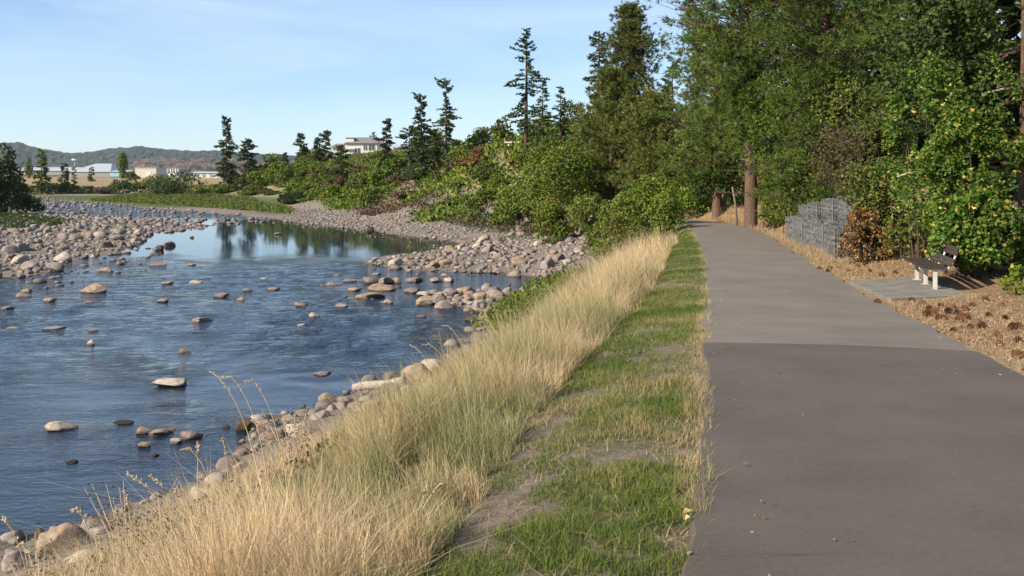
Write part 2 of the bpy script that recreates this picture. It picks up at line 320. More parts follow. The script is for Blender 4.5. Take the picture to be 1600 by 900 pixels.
obj('ground', mesh_np('ground', np.stack([GX, GY, GZ], -1), gq, M['ground'], True, {'soil': np.concatenate([C, np.ones(C.shape[:2] + (1,))], -1).reshape(-1, 4)}), kind='structure')

# river: one level sheet, rippled where it runs over shallows, smooth in the pool
m, n, l, p = mat('river_water')
p.inputs['Base Color'].default_value = (.011, .021, .038, 1); p.inputs['Roughness'].default_value = .04; p.inputs['IOR'].default_value = 1.33
tcn = n.new('ShaderNodeTexCoord'); sx = n.new('ShaderNodeSeparateXYZ'); l.new(tcn.outputs['Object'], sx.inputs[0])
def wnoise(sc, rot, scale, det, ro=.55, di=.4):
    mm = n.new('ShaderNodeMapping'); mm.inputs['Scale'].default_value = sc; mm.inputs['Rotation'].default_value = (0, 0, rot); l.new(tcn.outputs['Object'], mm.inputs[0])
    t = nnode(n, scale, det, ro, di); l.new(mm.outputs[0], t.inputs['Vector']); return t.outputs[0]
def mth(op, a, b=None, c=None, clamp=False):
    q = n.new('ShaderNodeMath'); q.operation = op; q.use_clamp = clamp
    for k, x in enumerate((a, b, c)):
        if x is None: continue
        if isinstance(x, (int, float)): q.inputs[k].default_value = x
        else: l.new(x, q.inputs[k])
    return q.outputs[0]
def rng(x, a, b, c=0.0, d=1.0):
    q = n.new('ShaderNodeMapRange'); q.interpolation_type = 'SMOOTHSTEP'; l.new(x, q.inputs[0])
    for k, vv in enumerate((a, b, c, d)): q.inputs[k + 1].default_value = vv
    return q.outputs[0]
big = wnoise((.55, 1.0, 1), .35, .55, 3); mid = wnoise((.5, 1.25, 1), .25, 2.3, 4); fine = wnoise((.7, 1.3, 1), .3, 9, 3); patch = wnoise((1, .6, 1), .2, .11, 3, .5, 1.2)
wob = mth('MULTIPLY_ADD', patch, 30.0, -15.0); yy = mth('ADD', sx.outputs[1], wob)
run = mth('MULTIPLY', rng(yy, 19, 30), rng(yy, 66, 52))                        # the shallow riffle
far_run = rng(sx.outputs[1], 105, 120); still = rng(sx.outputs[0], -9, -4); still = mth('MULTIPLY', still, rng(sx.outputs[1], 36, 40))
amp = mth('ADD', mth('MULTIPLY_ADD', run, 1.3, .16), far_run); calm = rng(mth('ADD', sx.outputs[1], mth('MULTIPLY_ADD', patch, 26.0, -13.0)), 46, 60); amp = mth('MULTIPLY', amp, mth('SUBTRACT', 1.0, mth('MULTIPLY', mth('MULTIPLY', calm, mth('SUBTRACT', 1.0, far_run)), .965)))
amp = mth('MULTIPLY', amp, mth('SUBTRACT', 1.0, mth('MULTIPLY', still, .85))); amp = mth('MULTIPLY', amp, rng(patch, .3, .6, .5, 1.3))
hgt = mth('ADD', mth('MULTIPLY', big, .10), mth('ADD', mth('MULTIPLY', mid, .06), mth('MULTIPLY', fine, .030)))
b = n.new('ShaderNodeBump'); b.inputs['Strength'].default_value = 1.0; b.inputs['Distance'].default_value = 1.0
l.new(mth('MULTIPLY', hgt, mth('MULTIPLY', amp, 1.7)), b.inputs['Height']); l.new(b.outputs[0], p.inputs['Normal'])
M['water'] = m
wx = np.concatenate([-axis([(60, 420, 4, 40)])[::-1], axis([(-60, 0, .21, .21)])[1:], [3, 8, 14]]); wy = np.concatenate([[-40, -20, -5, 4], axis([(10, 64, .19, .19)]), axis([(66, 300, 3, 12)])])
X_, Y_ = np.meshgrid(wx, wy); yw = Y_ + (fbm(X_ * .11, Y_ * .07) - .45) * 26; amp_ = .14 + sst(17, 30, yw) * sst(66, 55, yw) * (.5 + 1.0 * sst(.35, .6, fbm(X_ * .16 + 3, Y_ * .2)))
amp_ *= sst(60, 46, Y_ + (fbm(X_ * .16, Y_ * .13 + 5) - .45) * 22) * sst(9, 12, Y_) * sst(-60, -56, X_) * (1 - .9 * sst(-10, -5, X_) * sst(36, 40, Y_))
a1, a2 = 1 - np.abs(2 * fbm(X_ * .42 + .25 * Y_, Y_ * .85 - .1 * X_, 1.3, 2) / .75 - 1), 1 - np.abs(2 * fbm(X_ * 1.3 + 11, Y_ * 2.0 + .3 * X_, 4.1, 2) / .75 - 1)
Zw = ZW + amp_ * (.10 * (a1 - .6) + .035 * (a2 - .6)); nx_ = len(wx); k0 = (np.arange(len(wy) - 1)[:, None] * nx_ + np.arange(nx_ - 1)[None]).ravel()
obj('river', mesh_np('river', np.stack([X_, Y_, Zw], -1), np.stack([k0, k0 + 1, k0 + nx_ + 1, k0 + nx_], -1), M['water'], True), kind='structure')

# hills
def hill(name, D, ridge, depth, seed, mt):
    xs = np.linspace(-2200, 1400, 420) * D / 3000; ts = np.linspace(0, 1, 26)
    px = CX + xs / D * F; top = np.interp(px, [q[0] for q in ridge], [q[1] for q in ridge]); zt = EYE + (HOR - top) / F * D
    Xg, Tg = np.meshgrid(xs, ts); prof = np.where(Tg < .75, np.sin(Tg / .75 * math.pi / 2) ** 1.15, 1 - ((Tg - .75) / .25) ** 2 * .7)
    g = fbm(Xg / 160 + seed, Tg * 5 + seed, o=5); fine = fbm(Xg / 14, Tg * 46, o=2)
    Z = zt[None] * prof * (1 - .20 * (1 - np.abs(Tg - .75) / .75) * 0) + (g - .5) * 22 * np.sin(Tg * math.pi) * (Tg < .74) + (fine - .4) * 15 * sst(.02, .1, Tg)
    Yg = D - depth * .75 + Tg * depth + (g - .5) * 120; V = np.stack([Xg * (Yg / D), Yg, Z], -1)
    k = (np.arange(25)[:, None] * 420 + np.arange(419)[None]).ravel()
    obj(name, mesh_np(name, V, np.stack([k, k + 1, k + 421, k + 420], -1), mt, False), kind='structure')
M['hill'] = noise_mat('hill_forest', [(.36, (.010, .020, .018)), (.5, (.022, .036, .030)), (.6, (.034, .048, .040)), (.70, (.10, .085, .062))], .022, 14, .95, 0)
M['hillbrown'] = noise_mat('hill_burnt', [(.38, (.018, .028, .020)), (.46, (.045, .042, .034)), (.56, (.14, .092, .072)), (.66, (.05, .045, .035))], .03, 14, .95, 0)
hill('hill', 3200, [(-2000, 215), (-200, 222), (0, 225), (28, 224), (50, 230), (75, 235), (110, 239), (145, 237), (180, 233), (215, 230), (250, 234), (300, 237), (345, 238), (420, 242), (480, 246), (560, 250), (700, 255), (3000, 258)], 1500, 3, M['hill'])
hill('hill', 2100, [(-2000, 262), (60, 264), (150, 258), (200, 253), (230, 249), (270, 248), (330, 249), (390, 250), (450, 252), (600, 258), (3000, 262)], 700, 8, M['hillbrown'])

# ------------------------------------------------------------------ path, pad
m, n, l, p = mat('asphalt_old'); asph = {}
for nm, c0, c1 in (('asphalt_old', (.122, .106, .091), (.168, .148, .128)), ('asphalt_new', (.072, .061, .052), (.105, .090, .077))):
    if nm != 'asphalt_old': m, n, l, p = mat(nm)
    v = coords(n, l); t = nnode(n, .9, 8, .6); l.new(v, t.inputs['Vector']); g_ = nnode(n, 160, 3, .7); l.new(v, g_.inputs['Vector'])
    k_ = nnode(n, 34, 4, .75); l.new(v, k_.inputs['Vector']); s_ = mth('ADD', mth('MULTIPLY', t.outputs[0], .38), mth('ADD', mth('MULTIPLY', g_.outputs[0], .30), mth('MULTIPLY', k_.outputs[0], .32))); r_ = ramp(n, [(.41, c0), (.57, c1)]); l.new(s_, r_.inputs[0])
    st_ = nnode(n, 2.2, 6, .5, .8); l.new(coords(n, l, (.5, 3.0, 1)), st_.inputs['Vector']); dk = rng(st_.outputs[0], .68, .74, 1.0, .80)
    h_ = n.new('ShaderNodeHueSaturation'); l.new(r_.outputs[0], h_.inputs['Color']); l.new(dk, h_.inputs['Value']); l.new(h_.outputs[0], p.inputs['Base Color'])
    p.inputs['Roughness'].default_value = .9; p.inputs['Specular IOR Level'].default_value = .25
    b = n.new('ShaderNodeBump'); b.inputs['Strength'].default_value = .55; b.inputs['Distance'].default_value = .006; vo = nnode(n, 190, 4, .8); l.new(v, vo.inputs['Vector']); l.new(vo.outputs[0], b.inputs['Height']); l.new(b.outputs[0], p.inputs['Normal'])
    asph[nm] = m
d_ = np.append(0, np.cumsum(np.hypot(np.diff(PC[:, 0]), np.diff(PC[:, 1])))); s_ = np.arange(0, d_[-1], .25)
PF = np.stack([np.interp(s_, d_, PC[:, k]) for k in range(3)], 1); tg = np.gradient(PF, axis=0); tg /= np.linalg.norm(tg[:, :2], axis=1)[:, None]
nrm = np.stack([tg[:, 1], -tg[:, 0]], 1)
def path_part(i0, i1, name, mt, lift):
    P, N = PF[i0:i1], nrm[i0:i1]; us = np.array([-1.0, -.985, -.6, 0, .6, .985, 1.0]); wob = [(fbm(P[:, 1] * .9, P[:, 1] * 0 + q) - .5) * .24 for q in (1, 5)]
    V = []
    for u in us:
        e = (wob[0] if u < 0 else wob[1]) * (abs(u) > .9); xy = P[:, :2] + N * (u * (PW / 2) + e * np.sign(u))[:, None]
        V.append(np.stack([xy[:, 0], xy[:, 1], P[:, 2] + lift + .02 * (1 - u * u) - (.03 if abs(u) == 1 else 0)], 1))
    V = np.stack(V, 1); n_, q_ = V.shape[:2]; k = (np.arange(n_ - 1)[:, None] * q_ + np.arange(q_ - 1)[None]).ravel()
    obj(name, mesh_np(name, V, np.stack([k, k + 1, k + q_ + 1, k + q_], -1), mt, False), kind='structure')
seam = int(np.argmin(np.abs(PF[:, 1] - 10.95)))
path_part(0, seam + 1, 'path', asph['asphalt_new'], .016); path_part(seam, len(PF), 'path', asph['asphalt_old'], .008)
M['concrete'] = noise_mat('concrete', [(.3, (.125, .115, .10)), (.7, (.20, .185, .16))], 3, 8, .9, .3, 80, .004)
def quad_slab(name, pts, th, mt):
    V = [(x, y, z) for x, y, z in pts] + [(x, y, z - th) for x, y, z in pts]
    return obj(name, mesh_np(name, V, np.array([(0, 1, 2, 3), (7, 6, 5, 4), (0, 4, 5, 1), (1, 5, 6, 2), (2, 6, 7, 3), (3, 7, 4, 0)]), mt), kind='structure')
quad_slab('bench_pad', [(6.72, 17.5, -.575), (8.35, 17.9, -.565), (8.85, 21.4, -.60), (7.25, 21.3, -.655)], .12, M['concrete'])

# ------------------------------------------------------------------ rocks
def ico(sub):
    t = (1 + 5 ** .5) / 2; V = [(-1, t, 0), (1, t, 0), (-1, -t, 0), (1, -t, 0), (0, -1, t), (0, 1, t), (0, -1, -t), (0, 1, -t), (t, 0, -1), (t, 0, 1), (-t, 0, -1), (-t, 0, 1)]
    Fc = [(0, 11, 5), (0, 5, 1), (0, 1, 7), (0, 7, 10), (0, 10, 11), (1, 5, 9), (5, 11, 4), (11, 10, 2), (10, 7, 6), (7, 1, 8), (3, 9, 4), (3, 4, 2), (3, 2, 6), (3, 6, 8), (3, 8, 9), (4, 9, 5), (2, 4, 11), (6, 2, 10), (8, 6, 7), (9, 8, 1)]
    V = [np.array(v) / np.linalg.norm(v) for v in V]
    for _ in range(sub):
        mid, nf = {}, []
        def mp_(a, b):
            k = (min(a, b), max(a, b))
            if k not in mid: q = V[a] + V[b]; V.append(q / np.linalg.norm(q)); mid[k] = len(V) - 1
            return mid[k]
        for a, b, c in Fc:
            x, y, z = mp_(a, b), mp_(b, c), mp_(c, a); nf += [(a, x, z), (b, y, x), (c, z, y), (x, y, z)]
        Fc = nf
    return np.array(V), np.array(Fc)
ICO = {k: ico(k) for k in (0, 1, 2, 3)}
def rock_shape(seed, sub, ang=.5):
    V, Fc = ICO[sub]; g = np.random.default_rng(seed); V = V.copy()
    for _ in range(int(14 * ang) + 5):                       # a few flattened faces
        d = g.normal(size=3); d /= np.linalg.norm(d); c = g.uniform(.48, .86); s = V @ d; V -= np.outer(np.maximum(s - c, 0) * .92, d)
    o = g.uniform(0, 20, 3); V *= (1 + .42 * (fbm(V[:, 0] * 1.3 + o[0], V[:, 1] * 1.1 + o[1], V[:, 2] * 1.1 + o[2], 3) - .45))[:, None]
    if sub > 2: V *= (1 + .16 * (fbm(V[:, 0] * 4 + o[0], V[:, 1] * 5, V[:, 2] * 5, 3) - .45))[:, None]
    V -= (V.max(0) + V.min(0)) / 2
    V /= (V.max(0) - V.min(0)) / 2
    return V, Fc
ROCKM = {}
def rock_mesh(var, sub, mt):
    k = (var, sub, mt)
    if k not in ROCKM: V, Fc = rock_shape(100 + var, sub, .3 + .1 * (var % 6)); ROCKM[k] = mesh_np('rock', V, Fc, M[mt], True)
    return ROCKM[k]
def rock_obj(x, y, z, w, d, h, mt, label, group, sub=2, name='rock', tilt=.12):
    o = bpy.data.objects.new(name, rock_mesh(rnd.randrange(9), sub, mt)); o.location = (x, y, z); o.scale = (w / 2, d / 2, h / 2)
    o.rotation_euler = (rnd.uniform(-tilt, tilt), rnd.uniform(-tilt, tilt), rnd.uniform(-.35, .35) + rnd.choice((0, math.pi)))
    link(o); return tag(o, label, 'rock', group)
GW = 'boulders standing in the river'
def water_rock(px, py, w, h, mt, label, sub=3, name='rock', group=GW):      # py: its waterline in the photograph
    X, D = onw(px, py); s = D / F; W_, H_ = w * s * 1.15, h * s * .8
    rock_obj(X, D + W_ * .3, ZW + H_ * .28, W_, W_ * rnd.uniform(.75, 1.0), H_ * 1.5, mt, label, group, sub, name, .08)
WR = [
 (142, 458, 36, 18, 'rocktan', 'big domed grey and tan boulder alone in the shallow riffle'),
 (216, 369, 15, 14, 'rockpale', 'pale upright boulder at the tip of the left gravel bar'),
 (75, 472, 18, 8, 'rocktan', 'small rounded tan rock left of and below the big domed boulder'),
 (134, 475, 17, 6, 'rockpink', 'low pinkish rock just below the big domed boulder'),
 (33, 465, 24, 9, 'rockpink', 'low double humped rock near the left edge of the river'),
 (38, 457, 18, 7, 'rocktan', 'flat tan rock just behind the double humped rock'),
 (253, 472, 15, 6, 'rockpink', 'orange tinted small rock in the dark riffle streak'),
 (343, 466, 22, 9, 'rockpink', 'brown rounded rock in mid riffle below the pale speckled one'),
 (305, 444, 20, 7, 'rockpale', 'pale speckled rock in mid riffle'),
 (259, 445, 18, 6, 'rocktan', 'small tan rock left of the pale speckled rock'),
 (375, 471, 13, 8, 'rocktan', 'small knobbly rock right of the brown rounded riffle rock'),
 (386, 456, 14, 6, 'rockpink', 'little pinkish rock above the knobbly one in the riffle'),
 (426, 454, 18, 6, 'rockpink', 'low reddish rock at the right end of the dark riffle'),
 (411, 438, 10, 5, 'rockpale', 'tiny pale rock at the edge of the smooth pool'),
 (311, 505, 32, 10, 'rocktan', 'flat topped tan slab lying in the river below the riffle'),
 (20, 517, 26, 6, 'rockpink', 'very low brown rock close to the left edge, upper of two rows'),
 (78, 517, 32, 6, 'rockpink', 'long low brown rock barely breaking the surface'),
 (144, 519, 14, 6, 'rockpink', 'small brown rock right of the long low one'),
 (140, 539, 12, 9, 'rockpale', 'small upright pale rock in open water'),
 (286, 552, 20, 7, 'rocktan', 'small tan rock in open water below the flat slab'),
 (8, 484, 18, 6, 'rocktan', 'tan rock cut by the left edge of the picture'),
 (245, 416, 26, 6, 'rockpink', 'flat pinkish rock at the upper edge of the riffle'),
 (298, 415, 12, 4, 'rocktan', 'tiny flat rock right of the flat pinkish rock'),
 (162, 425, 22, 9, 'rocktan', 'pale oblong stone off the end of the left gravel bar'),
 (262, 385, 17, 10, 'rockpink', 'brown rock in the calm water by the left gravel bar'),
 (248, 391, 12, 10, 'rockdark', 'dark stubby rock beside the brown calm water rock'),
 (299, 372, 7, 4, 'rockdark', 'tiny dark rock alone in the smooth pool'),
 (433, 367, 12, 5, 'rockpink', 'small rock in the middle of the far smooth pool'),
 (578, 364, 11, 12, 'rockdark', 'dark stump like rock at the water edge of the far beach'),
 (490, 496, 17, 9, 'rockpale', 'small bright pale rock in blue water right of centre'),
 (471, 511, 16, 6, 'rockpale', 'flat pale rock just below the bright pale one'),
 (470, 479, 20, 7, 'rockpink', 'low brown rock above the bright pale rock'),
 (533, 481, 20, 8, 'rockpink', 'brown hump left of the flat tan slab by the stone spit'),
 (588, 496, 14, 4, 'rockpink', 'thin brown rock alone below the stone spit'),
 (604, 475, 16, 9, 'rockpale', 'pale round rock below the flat tan slab'),
 (657, 497, 14, 5, 'rockpink', 'thin rock in blue water below the stone heap'),
 (576, 467, 42, 11, 'rocktan', 'broad flat tan slab at the near end of the stone spit'),
 (553, 455, 20, 7, 'rocktan', 'pale flat rock left of the broad tan slab'),
 (578, 444, 22, 13, 'rockpink', 'rounded grey pink boulder, left of three on the spit'),
 (600, 444, 22, 13, 'rockpink', 'rounded grey pink boulder, middle of three on the spit'),
 (617, 443, 16, 12, 'rocktan', 'rounded boulder, right of three on the spit'),
 (596, 455, 40, 13, 'rocktan', 'large sloping tan boulder above the broad slab'),
 (520, 447, 24, 6, 'rocktan', 'low flat rock at the outer left of the spit'),
 (545, 441, 20, 5, 'rockpink', 'low pink rock behind the flat rock on the spit'),
 (641, 458, 26, 10, 'rockpink', 'grey rock in the channel left of the stone heap'),
 (646, 441, 26, 9, 'rockpink', 'low rock in the channel between the spit and the pond'),
 (682, 441, 18, 9, 'rockpink', 'round rock in the mouth of the dark pond, left one'),
 (701, 441, 15, 9, 'rockpale', 'round pale rock in the mouth of the dark pond, right one'),
 (665, 477, 30, 16, 'rocktan', 'broad tan boulder at the front left of the stone heap'),
 (662, 464, 20, 10, 'rockpale', 'pale boulder topping the front left of the stone heap'),
 (738, 503, 22, 9, 'rockdark', 'dark brown rock in the water under the stone heap'),
 (262, 606, 48, 15, 'rockpale', 'large pale wedge shaped boulder alone in deep blue water'),
 (88, 674, 46, 15, 'rockpale', 'large pale domed boulder near the left edge of deep water'),
 (222, 678, 24, 12, 'rocktan', 'tan rock at the left end of the near cluster in the water'),
 (246, 681, 27, 11, 'rocktan', 'second rock of the near cluster, long and low'),
 (265, 675, 14, 6, 'rockpink', 'small pink rock behind the near cluster'),
 (295, 687, 30, 14, 'rockpink', 'largest brown rounded rock of the near cluster'),
 (273, 694, 19, 9, 'rockpale', 'pale wedge rock touching the brown rounded one'),
 (224, 700, 18, 10, 'rocktan', 'small domed rock in front of the near cluster'),
 (241, 714, 10, 5, 'rockdark', 'tiny dark rock in front of the near cluster'),
 (109, 725, 18, 6, 'rockdark', 'small flat dark rock awash in the deep water'),
 (190, 663, 28, 4, 'rockdark', 'long dark rock just awash left of the near cluster'),
 (499, 588, 28, 8, 'rockpink', 'flat brown rock in open water left of the driftwood log'),
 (352, 670, 13, 6, 'rockdark', 'tiny dark rock off the near bank'),
]
for r_ in WR: water_rock(*r_)
def bank_rock(px, py, w, h, z, mt, label, group='boulders along the near bank', sub=3):   # px, py: the middle of the rock in the photograph
    D = (EYE - z) * F / (py - HOR); X = (px - CX) / F * D; s = D / F
    rock_obj(X, D, z - h * s * .05, w * s, w * s * .85, h * s * 1.25, mt, label, group, sub)
for r_ in [
 (383, 664, 32, 18, -3.1, 'rockdark', 'dark brown boulder at the tip of the near bank'),
 (412, 665, 26, 16, -3.05, 'rocktan', 'tan boulder next to the dark brown tip boulder'),
 (425, 680, 42, 20, -3.0, 'rockpink', 'broad pinkish boulder below the tip of the near bank'),
 (470, 675, 46, 30, -2.95, 'rockpale', 'grey pale boulder half behind the near grass'),
 (500, 656, 40, 28, -3.0, 'rockpink', 'tan pink boulder behind the grey pale one'),
 (513, 622, 32, 12, -3.1, 'rocktan', 'flat tan rock on the bank edge left of the log'),
 (539, 627, 28, 16, -3.05, 'rockpink', 'rounded brown boulder beside the flat tan bank rock'),
 (470, 645, 22, 7, -3.15, 'rockpink', 'low rock in the water off the bank'),
 (455, 656, 30, 14, -3.1, 'rocktan', 'tan rock between the bank tip and the pink boulder'),
 (322, 778, 46, 34, -2.95, 'rockpale', 'pale pointed boulder beside a dark one in the foreground grass'),
 (359, 782, 38, 30, -2.95, 'rockdark', 'dark brown mossy boulder beside the pale pointed one'),
 (312, 802, 30, 18, -2.9, 'rocktan', 'tan rock in front of the pale pointed boulder'),
 (95, 852, 92, 62, -2.95, 'rocktan', 'large tan slab boulder at the bottom left corner'),
 (64, 834, 24, 15, -3.1, 'rockdark', 'small dark rock behind the large tan slab boulder'),
 (338, 828, 74, 46, -2.75, 'rockpale', 'pale grey boulder sunk in grass in the foreground'),
 (130, 884, 80, 44, -2.8, 'rockpale', 'pale boulder below the large tan slab, in the grass'),
 (30, 880, 60, 40, -2.9, 'rockpink', 'grey boulder cut by the bottom left corner'),
 (652, 588, 52, 40, -2.95, 'rocktan', 'tall tan boulder at the inner end of the driftwood log'),
 (595, 640, 74, 44, -2.85, 'rocktan', 'large tan block on the bank below the driftwood log'),
 (640, 620, 50, 30, -2.85, 'rockpink', 'pinkish boulder between the tall tan boulder and the grass'),
 (610, 612, 44, 24, -2.95, 'rockpink', 'brown boulder directly under the driftwood log'),
 (560, 640, 40, 26, -2.95, 'rockpink', 'brown boulder left of the large tan block'),
 (675, 575, 40, 26, -2.95, 'rockpale', 'grey boulder right of the tall tan boulder'),
 (842, 455, 24, 16, -2.75, 'rockpale', 'pale upright boulder poking out of the grass by the pond'),
]: bank_rock(*r_)

def scatter(poly, n, seed):
    g = np.random.default_rng(seed); A = np.array(poly); lo, hi = A.min(0), A.max(0); out = []
    while sum(map(len, out)) < n:
        p_ = g.uniform(lo, hi, (n * 3, 2)); out.append(p_[inside(p_[:, 0], p_[:, 1], A)])
    return np.vstack(out)[:n]
def wpoly(pts, z=ZW + .15): return [onw(x, y, z) for x, y in pts]
BARS = {  # name: outline in the photograph, counts, sizes, label
 'spit': ([(560, 410), (605, 400), (655, 392), (715, 382), (800, 368), (925, 385), (935, 405), (870, 432), (800, 428), (740, 426), (680, 424), (620, 420)], 100, 1500, (.30, .95), 'the stone spit below the bushes', 'boulders of the stone spit', 'rockpink'),
 'heap': ([(655, 458), (692, 453), (760, 450), (800, 452), (800, 470), (757, 492), (705, 480), (664, 470)], 34, 130, (.30, .80), 'the stone heap before the dark pond', 'boulders of the stone heap', 'rockpink'),
 'left': ([(-60, 436), (90, 426), (104, 412), (140, 402), (180, 395), (222, 380), (236, 364), (150, 362), (0, 366), (-60, 372)], 90, 1050, (.30, 1.15), 'the left gravel bar', 'boulders of the left gravel bar', 'rock'),
}
small = []
for nm, (poly, nb, ns, (s0, s1), lab, grp, mt) in BARS.items():
    P = scatter(wpoly(poly), nb * 4, sum(map(ord, nm))); g = np.random.default_rng(sum(map(ord, nm)) + 50); kept = []
    for x, y in P:
        w = s0 + (s1 - s0) * g.random() ** 1.7
        if all((x - a) ** 2 + (y - b_) ** 2 > ((w + c) * .42) ** 2 for a, b_, c in kept): kept.append((x, y, w))
        if len(kept) >= nb: break
    for x, y, w in kept:
        z = gz(x, y); hh = w * g.uniform(.5, .8); mm_ = g.choice([mt, mt, 'rock', 'rocktan', 'rockpink', 'rockpale']); dw_ = float(ground(np.array([x]), np.array([y]), True)[1][0])
        sz_ = 'small' if w < s0 + (s1 - s0) * .12 else 'large' if w > s0 + (s1 - s0) * .45 else 'medium'; wh_ = 'at the water edge of' if dw_ < .7 else 'in the middle of' if dw_ < 2.5 else 'on the dry back of'
        lab_ = '%s %s boulder %s %s' % (sz_, {'rock': 'grey', 'rocktan': 'tan', 'rockpink': 'pinkish', 'rockpale': 'pale'}[str(mm_)], wh_, lab)
        rock_obj(x, y, max(z, ZW - .05) + hh * .22, w, w * g.uniform(.7, 1), hh, str(mm_), lab_, grp, 2, tilt=.3)
    small.append((scatter(wpoly(poly), ns, sum(map(ord, nm))), .14, .42))
small.append((scatter(wpoly([(440, 340), (520, 328), (640, 338), (740, 350), (830, 360), (935, 388), (800, 376), (720, 384), (640, 370), (560, 360), (480, 350)], ZW + .4), 2600, 61), .12, .42))
small.append((scatter(wpoly([(-60, 372), (0, 366), (150, 362), (236, 364), (335, 353), (300, 346), (200, 340), (100, 334), (0, 340), (-60, 345)]), 1200, 62), .25, .8))
small.append((scatter(wpoly([(-60, 327), (60, 309), (140, 315), (250, 325), (350, 334), (430, 342), (452, 347), (335, 353), (200, 341)], ZW), 800, 63), .25, .9))
small.append((scatter(wpoly([(430, 336), (470, 316), (520, 318), (620, 330), (760, 340), (840, 358), (760, 356), (600, 348), (520, 346)], ZW + .75), 2200, 66), .12, .40))
small.append((scatter(wpoly([(752, 492), (800, 452), (872, 440), (930, 436), (880, 470), (800, 505)], ZW + .25), 420, 67), .12, .5))
small.append((scatter([onw(x, y) for x, y in [(30, 430), (150, 405), (240, 380), (250, 400), (180, 430), (60, 455)]], 110, 64), .2, .6))
small.append((scatter([onw(x, y) for x, y in [(560, 408), (700, 430), (720, 445), (640, 470), (540, 470), (500, 445)]], 60, 65), .15, .5))
bk = np.array([onw(*p) for p in BANKPX] ); g = np.random.default_rng(5); t_ = g.uniform(0, len(bk) - 1.001, 130); i_ = t_.astype(int); pb = bk[i_] + (bk[i_ + 1] - bk[i_]) * (t_ - i_)[:, None] + np.abs(g.normal(0, .9, (130, 1))) * np.array([.8, -.6]) + g.normal(0, .15, (130, 2))
small.append((pb, .12, .5))
base = [rock_shape(300 + i, 1, .4) for i in range(10)]; base0 = [rock_shape(320 + i, 0, .2) for i in range(10)]
Vs, Fs, nv = [], [], 0; g = np.random.default_rng(77)
for P, s0, s1 in small:
    Z = np.maximum(ground(P[:, 0], P[:, 1]), ZW - .08)
    for (x, y), z in zip(P, Z):
        V, Fc = (base if y < 52 else base0)[g.integers(10)]; w = s0 + (s1 - s0) * g.random() ** 2.2; a = g.uniform(0, 6.28); c, s_ = math.cos(a), math.sin(a); sc = np.array([w / 2, w / 2 * g.uniform(.65, 1), w / 2 * g.uniform(.45, .8)])
        q = V * sc; q = np.stack([q[:, 0] * c - q[:, 1] * s_, q[:, 0] * s_ + q[:, 1] * c, q[:, 2]], 1) + (x, y, z + sc[2] * .25); Vs.append(q); Fs.append(Fc + nv); nv += len(V)
tag(obj('cobbles', mesh_np('cobbles', np.vstack(Vs), np.vstack(Fs), M['rock'], True), kind='stuff'), 'countless small river cobbles covering the gravel bars and beaches', 'cobbles')

# driftwood log on the near bank
a_, b_ = Vector((*onw(553, 606, -3.0), -3.0)), Vector((*onw(632, 596, -2.75), -2.75)); mb = MB(); q = np.linspace(0, 1, 9)
mb.tube([tuple(a_ + (b_ - a_) * t + Vector((0, 0, .02 * math.sin(7 * t)))) for t in q], .085 + .02 * q, 9); lg = mb.build('driftwood_log', M['deadwood'], None, True)
tag(lg, 'pale bare driftwood log lying on rocks at the river edge', 'log')

